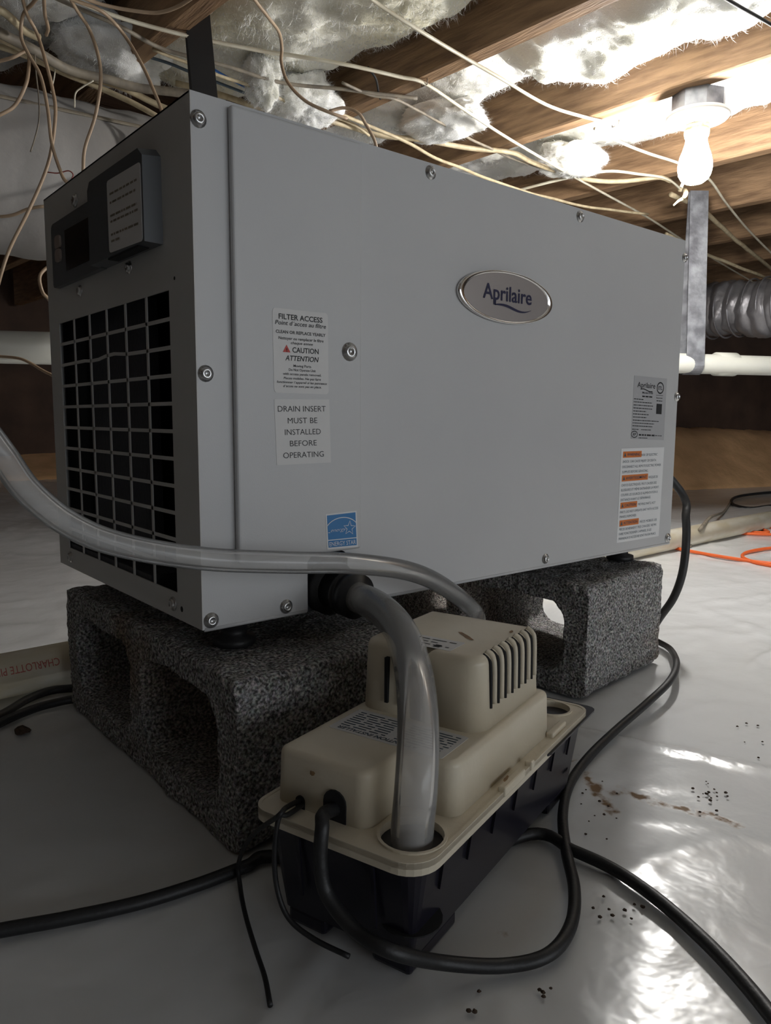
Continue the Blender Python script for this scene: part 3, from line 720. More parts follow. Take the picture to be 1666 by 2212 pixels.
for s, v, w in (('DRAIN INSERT', .145, .87), ('MUST BE', .325, .54), ('INSTALLED', .5, .655), ('BEFORE', .675, .49), ('OPERATING', .855, .745)): put_text(bm, s, .49, 1-v, w, .088, f, -.004)
obj('lettering', bm, 'ink', s2)
s3, f, f2 = sticker('efficiency_sticker', ((703, 1111), (770, 1103), (773, 1181), (707, 1187)), -DO, 'paper_white', 'small blue square efficiency sticker with white star and arc')
bm = nbm(); put_poly(bm, [(.04, .27), (.96, .27), (.96, .96), (.04, .96)], f); put_poly(bm, [(.04, .05), (.96, .05), (.96, .245), (.04, .245)], f); obj('blue_field', bm, 'blue_sticker', s3)
bm = nbm()
put_stroke(bm, [(.5+.56*math.cos(a), .44+.42*math.sin(a)) for a in [math.radians(148-118*i/20) for i in range(21)]], .022, f2)
star = [(.74+(.20 if i % 2 == 0 else .085)*math.cos(math.radians(84-36*i))*1.0, .545+(.20 if i % 2 == 0 else .085)*math.sin(math.radians(84-36*i))) for i in range(10)]
put_stroke(bm, star, .020, f2, True)
put_text(bm, 'energy', .38, .535, .50, .10, f2, -.012, .55); put_stroke(bm, [(.05, .475), (.11, .472)], .014, f2); put_text(bm, 'ENERGY STAR', .5, .145, .86, .12, f2, 0)
obj('lettering', bm, 'paper_white', s3)
s4, f, f2 = sticker('rating_sticker', ((1370.5, 811), (1441, 818), (1434, 951), (1363, 948)), 0, 'silver_film', 'silver rating plate sticker with black print')
bm = nbm()
put_text(bm, 'Aprilaire', .37, .865, .54, .085, f, .01)
put_stroke(bm, [(.2+.36*i/10, .795-.02*i/10+.012*math.sin(i/10*6)) for i in range(11)], .016, f)
put_stroke(bm, [(.80+.10*math.cos(2*math.pi*i/24), .84+.085*math.sin(2*math.pi*i/24)) for i in range(24)], .022, f, True)
put_text(bm, 'ETL', .80, .84, .12, .055, f, .02); put_stroke(bm, [(.68, .72), (.90, .72)], .006, f)
put_text(bm, 'Intertek', .79, .68, .20, .022, f, .01); put_text(bm, 'Model E100', .42, .745, .32, .030, f, .02); put_words(bm, .26, .58, .685, .022, f, 5); put_words(bm, .70, .88, .632, .014, f, 6)
for k, (v, b) in enumerate(((.635, .30), (.588, .56), (.540, .60), (.492, .58), (.445, .40), (.398, .48), (.350, .42), (.300, .80), (.255, .66), (.210, .62), (.155, .2), (.155, .58))):
    put_words(bm, .02 if k < 11 else .28, b, v, .014, f, 20+k)
put_poly(bm, [(.71, .42), (.88, .42), (.88, .585), (.71, .585)], f)
put_stroke(bm, [(.09+.09*math.cos(2*math.pi*i/20), .075+.05*math.sin(2*math.pi*i/20)) for i in range(20)], .014, f, True); put_text(bm, 'RP', .09, .075, .10, .045, f, .02, .3)
put_words(bm, .22, .70, .07, .026, f, 41); put_words(bm, .72, .92, .07, .012, f, 42); put_words(bm, .22, .48, .022, .012, f, 43)
obj('lettering', bm, 'ink', s4)
s5, f, f2 = sticker('warning_sticker', ((1342.5, 969), (1435, 966), (1423, 1158), (1332, 1173)), 0, 'paper_white', 'tall white warning sticker with four orange headings')
bm = nbm(); bo = nbm(); heads = (('WARNING', .935, .44), ('AVERTISSEMENT', .685, .62), ('CAUTION', .395, .40), ('ATTENTION', .205, .46))
rows = ((('RISK OF ELECTRIC', .46, .84, .925), ('SHOCK. CAN CAUSE INJURY OR DEATH.', .04, .82, .862), ('DISCONNECT ALL REMOTE ELECTRIC POWER', .04, .94, .806), ('SUPPLIES BEFORE SERVICING.', .04, .64, .752)),
        (('RISQUE DE', .66, .88, .678), ('CHOCS ÉLECTRIQUES. PEUT CAUSER DES', .04, .86, .612), ('BLESSURES ET MÊME ENTRAÎNER LA MORT.', .04, .93, .560), ('COUPER LES SOURCES D´ALIMENTATION À', .04, .90, .508), ('DISTANCE AVANT LE DÉPANNAGE.', .04, .74, .456)),
        (('MOVING PARTS, HOT', .45, .86, .390), ('PARTS. DO NOT OPERATE UNIT WITH ACCESS', .04, .94, .325), ('PANELS REMOVED.', .04, .42, .275)),
        (('PIÈCES MOBILES. LES', .51, .92, .195), ('PIÈCES DEVIENNENT TRÈS CHAUDES. NE PAS', .04, .92, .140), ('FAIRE FONCTIONNER L´APPAREIL SI LES', .04, .80, .090), ('PANNEAUX D´ACCÈS NE SONT PAS EN PLACE.', .04, .92, .040)))
for (s, v, w) in heads:
    put_poly(bo, [(.04, v-.033), (.04+w-.02, v-.033), (.04+w-.02, v+.033), (.04, v+.033)], f)
    put_text(bm, s, .04+.07+(w-.10)/2, v, w-.14, .030, f2, .01); put_poly(bm, [(.06, v-.02), (.11, v-.02), (.085, v+.022)], f2)
for blk in rows:
    for (s, a, b, v) in blk: put_text(bm, s, (a+b)/2, v, b-a, .026, f, -.002)
obj('warning_heading', bo, 'orange', s5); obj('lettering', bm, 'cable_slate', s5)
# power cord of the cabinet
wire('power_cord', [Vector((L-.004, .10, .33)), Vector((L+.025, .10, .32))]+[PD(x, y, d) for x, y, d in ((1470, 1060, 1.10), (1482, 1120, 1.08), (1482, 1180, 1.07), (1474, 1240, 1.07), (1455, 1292, 1.08), (1425, 1335, 1.10))]+[PZ(1400, 1375, .006)], .0058, 'black_rubber', '', parent=DH, seg=10)
# ================================================================== CONDENSATE PUMP
PR = math.radians(17.0); PO = Vector((.0082, -.2407, 0))
PUMP = thing('condensate_pump', 'cream plastic condensate pump on a black tank in front of the blocks', 'pump', PO, PR, local=True)
PM = Matrix.Translation(PO) @ Matrix.Rotation(PR, 4, 'Z')
RZ, LZ, TZ = .082, .117, .168          # rim, low housing top, motor cover top
def loft(bm, sections, cap_top=True, cap_bot=True):
    """sections: list of (outline, z) with equal counts"""
    rings = [[bm.verts.new((p[0], p[1], z)) for p in o] for o, z in sections]; n = len(rings[0])
    for a, b in zip(rings, rings[1:]):
        for k in range(n): bm.faces.new((a[k], a[(k+1) % n], b[(k+1) % n], b[k]))
    if cap_bot: bm.faces.new(rings[0][::-1])
    if cap_top: bm.faces.new(rings[-1])
    return bm
def inset(o, d):
    """shift outline inwards (counter-clockwise outline)"""
    n = len(o); out = []
    for i in range(n):
        a, b, c = Vector(o[i-1]), Vector(o[i]), Vector(o[(i+1) % n]); e1 = (b-a); e2 = (c-b)
        if e1.length < 1e-7: e1 = e2
        if e2.length < 1e-7: e2 = e1
        nn = (Vector((-e1.y, e1.x)).normalized()+Vector((-e2.y, e2.x)).normalized()); nn = nn.normalized() if nn.length > 1e-6 else Vector((0, 0))
        cs = max(.5, nn.dot(Vector((-e1.y, e1.x)).normalized())); out.append(tuple(b+nn*(d/cs)))
    return out
def capped(bm, o, z0, z1, r, draft=0, n=4):
    secs = [(inset(o, 0), z0)]
    secs.append((inset(o, draft), z1-r))
    for i in range(1, n+1):
        a = math.pi/2*i/n; secs.append((inset(o, draft+r*(1-math.cos(a))), z1-r+r*math.sin(a)))
    return loft(bm, secs)
PL, PW = .283, .127
# tank
tk = rrect(.006, .006, PL+.006, PW-.006, .012, 4)
bm = nbm(); loft(bm, [(inset(tk, .010), .012), (inset(tk, .004), .05), (tk, RZ-.004)]); tank = obj('tank', bm, 'tank', PUMP)
def rib(a, b, c, d):      # a,b lower and upper inner corner; slim rib following the slope of the tank side
    bm = nbm(); pass
    lo = [Vector(a), Vector(a)+c, Vector(a)+c+d, Vector(a)+d]; hi = [Vector(b), Vector(b)+c, Vector(b)+c+d, Vector(b)+d]
    A = [bm.verts.new(p) for p in lo]; B = [bm.verts.new(p) for p in hi]
    for k in range(4): bm.faces.new((A[k], A[(k+1) % 4], B[(k+1) % 4], B[k]))
    bm.faces.new(A[::-1]); bm.faces.new(B); bmesh.ops.recalc_face_normals(bm, faces=bm.faces[:]); obj('tank_rib', bm, 'tank', tank)
for k in range(7):
    u = .035+.036*k; rib((u, .0095, .05), (u, .0058, RZ-.006), Vector((.0025, 0, 0)), Vector((0, -.0016, 0)))
for k in range(2):
    w = .035+.055*k; rib((.0095, w, .03), (.0058, w, RZ-.006), Vector((0, .0025, 0)), Vector((-.0016, 0, 0)))
bm = nbm(); prism(bm, rrect(.18, -.002, PL+.012, PW-.002, .008, 3), [rrect(.185, .010, PL-.002, PW-.010, .01, 3)[::-1]], lambda u, v, t: Vector((u, v, t)), RZ-.005, RZ-.0035); obj('tank_flange', bm, 'tank', tank)
for u0, u1, w0, w1 in ((.017, .075, .017, .045), (.017, .05, .08, .110), (.235, .278, .017, .045), (.235, .278, .08, .110)):
    obj('tank_foot', rbox((u0, w0, .0005), (u1, w1, .0125), .003, 2), 'tank', tank)
# lid plate with two drain openings
def PLX(u, v, t): return Vector((u, v, t))
ho = (.0285, .0235); hr = .0195
lid_o = rrect(0, 0, PL, PW, (.020, .014, .014, .014), 7)
bm = nbm(); holes = [circ(ho[0], ho[1], hr, 28)[::-1], circ(.262, .0265, .0155, 24)[::-1]]
prism(bm, lid_o, holes, PLX, RZ-.0035, RZ); lid = obj('lid', bm, 'cream', PUMP)
bm = nbm(); prism(bm, lid_o, [inset(lid_o, .0025)[::-1]], PLX, RZ-.0075, RZ+.0005); obj('lid_rim', bm, 'cream', lid)
for (cx, cy, r) in ((ho[0], ho[1], hr), (.262, .0265, .0155)):
    bm = nbm(); prism(bm, circ(cx, cy, r+.0015, 28), [circ(cx, cy, r-.0004, 28)[::-1]], PLX, RZ-.010, RZ+.0012); obj('opening_collar', bm, 'cream', lid)
    bm = nbm(); lathe(bm, [(r-.0006, .03), (r-.0006, .031), (0, .031)], Matrix.Translation((cx, cy, 0)), 20); obj('opening_dark', bm, 'dark_inside', lid)
for u, w0, ll in ((.105, -.0015, .034), (.15, -.0015, .006), (.205, .004, .03)):
    obj('lid_clip', rbox((u, w0, RZ-.003), (u+ll, w0+.006, RZ+.0035), .0012, 2), 'cream', lid)
# low housing: L-shaped round the hose opening
fx = .016
lowo = []
def arc(cx, cy, r, a0, a1, n=5): return [(cx+r*math.cos(math.radians(a0+(a1-a0)*i/n)), cy+r*math.sin(math.radians(a0+(a1-a0)*i/n))) for i in range(n+1)]
lowo += arc(fx+.010, .057, .010, 180, 270)
lowo += arc(.050, .040, .007, 90, 0)
lowo += arc(.067, .020, .010, 180, 270)
lowo += arc(.207, .018, .008, 270, 360)
lowo += arc(.207, .112, .008, 0, 90)
lowo += arc(fx+.009, .111, .009, 90, 180)
bm = nbm(); capped(bm, lowo, RZ, LZ, .0045, .0012); low = obj('housing', bm, 'cream', PUMP, True)
# motor cover with centre slot in its near face
mo = []
mo += arc(.119, .033, .016, 180, 270)
mo += arc(.2, .025, .008, 270, 360)
mo += arc(.2, .108, .008, 0, 90)
mo += arc(.117, .102, .014, 90, 180)
mo += [(.103, .0715), (.112, .0710), (.112, .0625), (.103, .0620)]
bm = nbm(); capped(bm, mo, LZ-.002, TZ, .0065, .0022, 5); cov = obj('motor_cover', bm, 'cream', PUMP, True)
bm = nbm(); box(bm, (.1035, .063, LZ), (.1125, .0705, TZ-.007)); obj('cover_slot', bm, 'dark_inside', cov)
for k in range(2):
    w = .089-.012*k; bm = nbm(); box(bm, (.1015, w, LZ+.008), (.1085, w+.0026, TZ-.010)); obj('vent_slot', bm, 'dark_inside', cov)
for k in range(7):
    u = .1205+.0118*k; bm = nbm()
    tube(bm, [(u, .0178, LZ+.014), (u, .0185, TZ-.009), (u, .0205, TZ-.0035), (u, .0245, TZ-.0008)], .0014, 8); obj('vent_slot', bm, 'dark_inside', cov, True)
    bm = nbm(); tube(bm, [(u+.0048, .0176, LZ+.016), (u+.0048, .0182, TZ-.009), (u+.0048, .0202, TZ-.0028), (u+.0048, .0245, TZ+.0002)], .0022, 8); obj('vent_rib', bm, 'cream', cov, True)
# cord holes in the housing front
for (w, r) in ((.071, .0085), (.098, .0036)):
    bm = nbm(); prism(bm, rrect(w-r, RZ, w+r, RZ+r*2.3, (.0001, .0001, r*.98, r*.98), 4), [], lambda u, v, t: Vector((t, u, v)), fx-.0006, fx+.004); obj('cord_opening', bm, 'dark_inside', low)
# labels on the pump
def pl_label(name, u0, w0, u1, w1, z, lines, title, rot=0):
    fn = lambda a, b, k=1: Vector((u0+(u1-u0)*b, w1+(w0-w1)*a, z+.0002*k))       # a across (to -w), b along u
    bm = nbm(); prism(bm, rrect(0, 0, 1, 1, .04, 3), [], lambda a, b, t: fn(a, b, t), .2, 1); o = obj(name, bm, 'paper', PUMP)
    bm = nbm(); f = lambda a, b: fn(a, b, 1.6)
    return o, bm, f
o, bm, f = pl_label('installer_sticker', .060, .022, .098, .110, LZ, 0, '')
put_text(bm, 'ATTENTION INSTALLER', .42, .12, .72, .10, f, .02, .2, flip=True)
for k in range(8): put_words(bm, .05, .46, .24+.09*k, .035, f, 60+k); put_words(bm, .54, .96, .24+.09*k, .035, f, 80+k)
obj('lettering', bm, 'cable_slate', o)
o, bm, f = pl_label('rating_sticker', .112, .045, .135, .085, TZ, 0, '')
put_words(bm, .08, .9, .25, .07, f, 3); put_words(bm, .08, .6, .5, .07, f, 4); put_words(bm, .1, .9, .75, .07, f, 5); put_poly(bm, [(.62, .1), (.74, .1), (.74, .36), (.62, .36)], f); obj('lettering', bm, 'ink', o)
# rust marks
def smear(p, l, w, a, parent, nrm='z'):
    bm = nbm(); pts = []
    for i in range(18):
        t = 2*math.pi*i/18; k = 1+.4*noise.noise(Vector((math.cos(t)*2, math.sin(t)*2, p[0]*90))); pts.append((math.cos(t)*l*k, math.sin(t)*w*k))
    c, s = math.cos(a), math.sin(a)
    def fn(u, v):
        q = (u*c-v*s, u*s+v*c)
        return Vector((p[0]+q[0], p[1]+q[1], p[2]+.0002)) if nrm == 'z' else Vector((p[0]-.0003, p[1]+q[0], p[2]+q[1]))
    put_poly(bm, pts, fn); obj('rust_mark', bm, 'grime', parent)
smear((.150, .052, TZ), .012, .0018, .9, cov); smear((.18, .03, TZ), .004, .0013, .3, cov); smear((.122, .028, LZ), .005, .002, .5, low)
smear((fx-.0004, .088, .108), .0022, .0016, 0, low, 'x')
smear((.118, .004, RZ+.0034), .005, .0012, .1, lid)

# ---- hoses
b0 = pp+pdn*.042
e = PM @ Vector((ho[0], ho[1], .085)); c1 = b0+pdn*.08; c2 = e+Vector((-.01, -.02, .08)); hA = [b0-pdn*.004]
for i in range(13):
    t = i/12; hA.append(b0*(1-t)**3+c1*3*(1-t)**2*t+c2*3*(1-t)*t*t+e*t**3)
hA.append(Vector((e.x, e.y+.001, .055)))
bm = nbm(); pipe(bm, hA, .0128, .0108, 28, 3); tag(obj('drain_hose', bm, 'clear_vinyl_hazy', None, True), 'wide clear plastic hose running from the cabinet drain into the pump', 'hose')
h1, h2 = PD(62, 1062, .43), PD(-62, 895, .405); hd = h2-h1
hB = [h2+hd*4.6+Vector((0, 0, .30)), h2+hd*3.6+Vector((0, 0, .16)), h2+hd*2.2+Vector((0, 0, .04)), h2+hd*1.0, h2]+[PD(x, y, d) for x, y, d in ((5, 985, .415), (62, 1062, .43), (150, 1132, .45), (262, 1177, .475), (440, 1207, .515), (620, 1215, .54), (770, 1218, .575), (895, 1237, .63), (975, 1278, .69), (1030, 1330, .75))]
e2 = PM @ Vector((.222, .085, 0)); hB += [Vector((e2.x, e2.y, .135)), Vector((e2.x, e2.y, RZ+.004))]
hB = [Vector((p.x, p.y, min(p.z, JZ-.012))) for p in hB]
bm = nbm(); pipe(bm, hB, .0082, .0062, 18, 10); tag(obj('discharge_hose', bm, 'clear_vinyl', None, True), 'narrow clear plastic hose crossing the intake grille to behind the pump', 'hose')

# ---- cords of the pump
pc0 = PM @ Vector((fx+.004, .074, RZ+.009)); pc1 = PM @ Vector((fx-.012, .074, RZ+.008))
r = .0043
path = [PM @ Vector(q) for q in ((fx+.004, .071, RZ+.007), (.003, .0695, RZ+.0105), (-.006, .0635, RZ+.0085), (-.009, .0625, .072), (-.009, .058, .053), (-.010, .038, .040), (-.009, .0135, .036))]+[PZ(960, 2080, .014)]+[PZ(x, y, r+.001) for x, y in ((1090, 2086), (1185, 2062), (1233, 2000), (1241, 1920), (1224, 1840), (1216, 1760), (1232, 1692), (1272, 1635))]+[PZ(1330, 1578, .008), PZ(1400, 1517, .016), PZ(1448, 1470, .020), PZ(1462, 1432, .018), PZ(1448, 1402, .008), PZ(1420, 1385, .006)]
wire('power_cord', path, r, 'black_rubber', 'black power cord curling from the pump round the right side onto the liner', 'cord', seg=10, sub=8)
r = .0016
q0 = PM @ Vector((fx+.003, .098, RZ+.005))
wire('signal_wire', [q0, PM @ Vector((.003, .0985, RZ+.006)), PM @ Vector((-.008, .0957, .0882)), PD(545, 1805, .495), PD(516, 1862, .525)]+[PZ(x, y, r) for x, y in ((519, 1915), (530, 1975), (552, 2050), (572, 2110), (584, 2172))], r, 'black_rubber', 'thin black wire from the pump with its loose end on the liner', 'wire', 'thin pump wires')
wire('signal_wire', [PM @ Vector(q) for q in ((fx+.003, .096, RZ+.003), (.002, .096, RZ+.0028), (-.004, .0985, RZ+.002), (-.008, .0987, .0616), (-.008, .0964, .0399), (-.008, .0874, .0252), (-.006, .070, .018), (-.002, .047, .014))], r, 'black_rubber', 'thin black wire curving from the pump beneath its thick power cord', 'wire', 'thin pump wires')
# black cable running on the liner beneath the pump
r = .0046
g0 = PM @ Vector((-.01, .118, r)); 
wire('floor_cable', [Vector((-1.9, .35, r)), Vector((-1.3, .30, r)), Vector((-.7, .10, r)), PZ(-400, 2068, r), PZ(-120, 2035, r), PZ(0, 2010, r), PZ(150, 1983, r), PZ(300, 1950, r), PZ(430, 1910, r), PZ(530, 1872, r), PZ(600, 1850, r), PM @ Vector((.10, .063, r)), PZ(1145, 1802, r), PZ(1240, 1838, r), PZ(1330, 1880, r), PZ(1420, 1942, r), PZ(1520, 2030, r), PZ(1610, 2125, r), PZ(1700, 2240, r), PZ(1800, 2400, r)], r, 'black_rubber', 'thick black cable lying across the liner and passing beneath the pump', 'cable', seg=10, sub=8)
for k, pts in enumerate((((-120, 1600), (0, 1545), (60, 1510), (110, 1492), (160, 1487), (230, 1486)), ((-120, 1625), (0, 1562), (70, 1532), (120, 1518), (165, 1510), (235, 1508)))):
    wire('floor_cable', [PZ(x, y, .0048) for x, y in pts], .0048, 'black_rubber', ('thick black cable on the liner touching the cream ground pipe' if k == 0 else 'thick black cable on the liner running into the shadowed block core side'), 'cable', 'black cables by the ground pipe', seg=10)
# ---- orange extension cord and far black cables
r = .0042
wire('extension_cord', [PZ(x, y, r) for x, y in ((1330, 1160), (1400, 1168), (1450, 1182), (1520, 1196), (1600, 1209), (1666, 1217), (1760, 1222), (1790, 1205), (1730, 1180), (1666, 1184), (1618, 1192), (1604, 1202), (1625, 1213), (1680, 1224), (1780, 1240))], r, 'cord_orange', 'orange extension cord looped on the white liner beyond the cabinet', 'cord')
wire('extension_cord', [PZ(x, y, r) for x, y in ((1780, 1140), (1700, 1142), (1640, 1139), (1660, 1150), (1585, 1148), (1600, 1152), (1680, 1155), (1780, 1156))], r, 'cord_orange', 'short run of orange cord beside the cream ground pipe', 'cord')
r = .006
wire('coiled_cable', [PZ(x, y, r) for x, y in ((1790, 1060), (1700, 1062), (1640, 1066), (1590, 1074), (1582, 1088), (1620, 1098), (1680, 1092), (1780, 1096))], r, 'black_rubber', 'black cable coiled on the liner beyond the ground pipe', 'cable')
e5 = FA+pd*((PY(1510, 1140, .5)-FA).dot(pd)); 
wire('thin_cable', [PZ(1578, 1086, .006), PZ(1565, 1105, .006), PZ(1548, 1112, .03), PZ(1534, 1118, .056), PZ(1515, 1140, .050), PZ(1500, 1162, .012), PZ(1490, 1180, .005)], .0045, 'cable_grey', 'short grey cable draped over the cream ground pipe', 'cable')

# ================================================================== CEILING CABLES
def cz(pts, dz=0): return [PZ(p[0], p[1], (p[2] if len(p) > 2 else JZ-.007)+dz) for p in pts]
wire('house_cable', cz([(60, -60, .943), (130, -15, .943), (250, 35, .943), (400, 76, .943), (560, 109), (640, 121), (750, 140, .94), (860, 165), (917, 180), (1000, 235, .935), (1100, 300, .935), (1230, 376, .935), (1300, 415), (1400, 470), (1470, 515), (1560, 570), (1680, 640)]), .0052, 'cable_white', 'white cable stapled to a joist and crossing over the whole cabinet', flat=.6)
wire('house_cable', cz([(740, -60), (805, 0), (900, 62, .935), (1000, 122), (1080, 168, .937), (1180, 226, .938), (1260, 252), (1330, 268)]), .0050, 'cable_white', 'white cable ending at a staple on the joist before the lamp', flat=.6)
wire('house_cable', cz([(1285, 278, .952), (1340, 307, .945), (1400, 331), (1470, 354), (1530, 385), (1570, 440, .925), (1620, 500, .92), (1680, 560, .92)]), .0045, 'cable_white', 'white cable passing behind the glowing bulb', flat=.7)
wire('house_cable', cz([(1060, 430, .925), (1125, 410, .93), (1220, 386, .935), (1310, 370, .94), (1380, 376), (1440, 386), (1475, 412, .935)]), .0050, 'cable_white', 'cream cable bowing up towards the lamp', flat=.6)
wire('house_cable', cz([(380, 180, .965), (470, 205, .955), (560, 230, .945), (640, 243), (700, 258), (770, 280), (833, 296), (930, 305), (1030, 322), (1110, 330), (1150, 352), (1230, 380), (1330, 392), (1420, 384), (1450, 392)]), .0058, 'cable_cream', 'thick dirty cream cable running just above the cabinet front edge', wob=.004)
wire('house_cable', cz([(720, 238, .94), (790, 270, .94), (860, 300, .93), (930, 335, .925), (1000, 365, .92), (1080, 397, .92), (1180, 425, .92), (1280, 448, .92), (1400, 462, .93)]), .0036, 'cable_cream', 'thin twisted brown cable along the cabinet top edge', wob=.004)
wire('house_cable', cz([(740, 180), (800, 205), (850, 215), (900, 240), (960, 272), (1030, 305), (1090, 335), (1160, 362), (1240, 382)]), .0028, 'cable_grey', 'thin dark twisted wire beneath the joists beside the white cable', wob=.006)
wire('house_cable', cz([(90, -20, .955), (180, 22, .95), (260, 60), (340, 100), (430, 125), (520, 150), (620, 178), (740, 193), (833, 205), (900, 214)]), .0034, 'cable_grey', 'thin brown cable crossing below the long white cable', wob=.004)
wire('house_cable', cz([(330, 105), (400, 132), (470, 160, .935), (560, 190, .935), (640, 225, .935), (700, 245), (760, 268), (800, 295, .93)]), .0030, 'cable_cream', 'thin cream wire dipping above the cabinet corner', wob=.004)
wire('house_cable', [PDL(x, y, d) for x, y, d in ((-60, 30, 1.25), (0, 72, 1.25), (80, 112, 1.27), (150, 147, 1.3), (230, 168, 1.32), (300, 190, 1.35), (390, 200, 1.4), (440, 205, 1.42))], .0080, 'cable_grey', 'thick grey brown cable in the bundle left of the black strap', 'cable', 'cable bundle left of the strap', wob=.004)
wire('house_cable', [PDL(x, y, d) for x, y, d in ((-60, 55, 1.27), (0, 85, 1.27), (70, 118, 1.29), (140, 145, 1.31), (200, 165, 1.33), (270, 192, 1.37), (340, 228, 1.4), (420, 260, 1.42))], .0058, 'cable_cream', 'dirty cream cable in the bundle left of the black strap', 'cable', 'cable bundle left of the strap', wob=.004)
wire('house_cable', [PDL(x, y, d) for x, y, d in ((-60, 90, 1.3), (0, 104, 1.3), (80, 130, 1.31), (150, 160, 1.32), (210, 185, 1.33), (280, 220, 1.35), (345, 258, 1.37))], .0052, 'cable_cream', 'lower cream cable of the bundle dipping to the cabinet top', 'cable', 'cable bundle left of the strap', wob=.004)
wire('house_cable', [PDL(x, y, d) for x, y, d in ((-40, 20, 1.2), (0, 22, 1.2), (30, 45, 1.22), (55, 68, 1.24), (85, 82, 1.26))], .0060, 'cable_cream', 'short pale cable stub at the upper bundle')
wire('metal_conduit', [PDL(x, y, d) for x, y, d in ((-60, 186, 1.38), (0, 199, 1.40), (90, 221, 1.46), (170, 243, 1.53), (184, 247, 1.54))], .0072, 'cable_cream', 'pale tube lying on top of the grey round duct', 'pipe')
wire('blue_cable', cz([(420, 127, .96), (455, 146, .955), (500, 172, .95), (545, 196, .945), (600, 225, .945)]), .0042, 'cable_blue', 'bright blue cable above the cabinet corner', flat=.5)
wire('slate_cable', cz([(255, 112, .97), (300, 118, .965), (360, 135, .96), (410, 155, .955), (480, 182, .95), (540, 205, .95)]), .0045, 'cable_slate', 'dark slate cable crossing behind the black strap', flat=.6)
tan = [
 ([(100, -30, 1.14), (70, 8, 1.13), (50, 32, 1.12), (46, 80, 1.12), (62, 118, 1.12), (88, 165, 1.12), (103, 235, 1.12), (112, 310, 1.12), (130, 368, 1.12), (143, 392, 1.12), (165, 398, 1.13)], 'tan wire looping down to a bare copper end by the cabinet'),
 ([(45, -20, 1.16), (58, 30, 1.15), (80, 72, 1.14), (98, 130, 1.14), (113, 190, 1.14), (120, 240, 1.14), (113, 312, 1.14), (98, 372, 1.14), (62, 455, 1.13), (22, 535, 1.12), (0, 600, 1.11), (-20, 680, 1.11)], 'tan wire hanging across the grey duct in a long curve'),
 ([(140, -25, 1.16), (165, 20, 1.15), (192, 62, 1.14), (211, 115, 1.13), (218, 170, 1.13), (206, 250, 1.13), (184, 318, 1.13), (180, 366, 1.13), (182, 420, 1.14)], 'tan wire bowing down behind the middle of the intake side'),
 ([(110, -20, 1.18), (165, 2, 1.17), (222, 26, 1.16), (268, 75, 1.15), (308, 142, 1.15), (334, 200, 1.15), (348, 236, 1.15), (360, 290, 1.15)], 'tan wire arching down beside the black strap'),
 ([(94, -20, 1.2), (97, 30, 1.2), (104, 60, 1.2), (100, 76, 1.2)], 'short tan wire end hanging above the cable bundle'),
 ([(-30, 140, 1.12), (0, 132, 1.12), (30, 123, 1.12), (58, 108, 1.13)], 'tan wire end poking out from the cable bundle'),
 ([(63, 120, 1.14), (62, 150, 1.13), (55, 185, 1.12), (32, 228, 1.12), (0, 248, 1.11), (-30, 262, 1.11)], 'tan wire curving away under the cable bundle'),
 ([(-40, 468, 1.2), (0, 468, 1.2), (30, 464, 1.2), (60, 452, 1.2), (95, 446, 1.2), (150, 448, 1.24), (220, 400, 1.32), (300, 300, 1.38), (345, 259, 1.375)], 'dark tan wire running level behind the intake side'),
 ([(115, 572, 1.15), (98, 581, 1.14), (86, 597, 1.13), (88, 620, 1.13), (99, 640, 1.14), (130, 650, 1.18), (190, 540, 1.28), (270, 370, 1.36), (340, 262, 1.38)], 'small tan wire loop peeking past the intake side'),
 ([(-40, 768, 1.3), (0, 770, 1.3), (40, 774, 1.3), (65, 784, 1.3), (108, 808, 1.3), (160, 820, 1.28), (230, 620, 1.24), (300, 360, 1.22), (348, 266, 1.33)], 'pale tan wire passing in front of the thick white drain pipe'),
 ([(165, -10, 1.2), (215, 8, 1.2), (262, 19, 1.2), (320, 27, 1.2), (350, 26, 1.2), (385, 14, 1.2), (420, -8, 1.2)], 'tan wire sagging below the joist at the black strap'),
 ([(530, -30, 1.2), (552, 2, 1.2), (580, 38, 1.2), (603, 70, 1.2), (609, 105, 1.2), (608, 135, 1.2), (622, 178, 1.2), (660, 218, 1.21), (712, 243, 1.22), (750, 256, 1.24)], 'tan wire kinked down across the smooth yellowish insulation'),
 ([(712, 240, 1.22), (745, 233, 1.23), (775, 245, 1.23), (790, 268, 1.24), (808, 300, 1.25), (815, 325, 1.26)], 'short tan wire arched against the joist side'),
]
for pts, lab in tan: wire('telephone_wire', [PDL(*p) for p in pts], .0026, 'cable_tan', lab, 'wire', 'loose tan wires')
wire('bare_wire', [PDL(*p) for p in ((103, 372, 1.12), (125, 374, 1.12), (148, 369, 1.12), (158, 378, 1.12), (152, 392, 1.12))], .0009, 'copper_red', 'fine red wire looping by the tan wire end', 'wire')
wire('bare_wire', [PDL(*p) for p in ((75, 118, 1.16), (78, 160, 1.16), (84, 215, 1.16), (84, 260, 1.16), (75, 300, 1.16), (66, 328, 1.16))], .0011, 'cable_grey', 'fine pale wire hanging between the tan wires', 'wire')
wire('bare_wire', [PDL(*p) for p in ((202, 174, 1.3), (178, 188, 1.3), (163, 202, 1.3), (161, 232, 1.3))], .0014, 'cable_white', 'short white wire end bent below the cable bundle', 'wire')
wire('bare_wire', [PDL(*p) for p in ((118, 130, 1.28), (118, 160, 1.28), (110, 200, 1.28))], .0012, 'cable_white', 'thin white wire end dangling under the cable bundle', 'wire')
wire('bare_wire', cz([(795, 145, .965), (812, 170, .955), (818, 200, .948), (822, 214, .942)]), .0022, 'strap_black', 'short black wire against the joist side', 'wire')
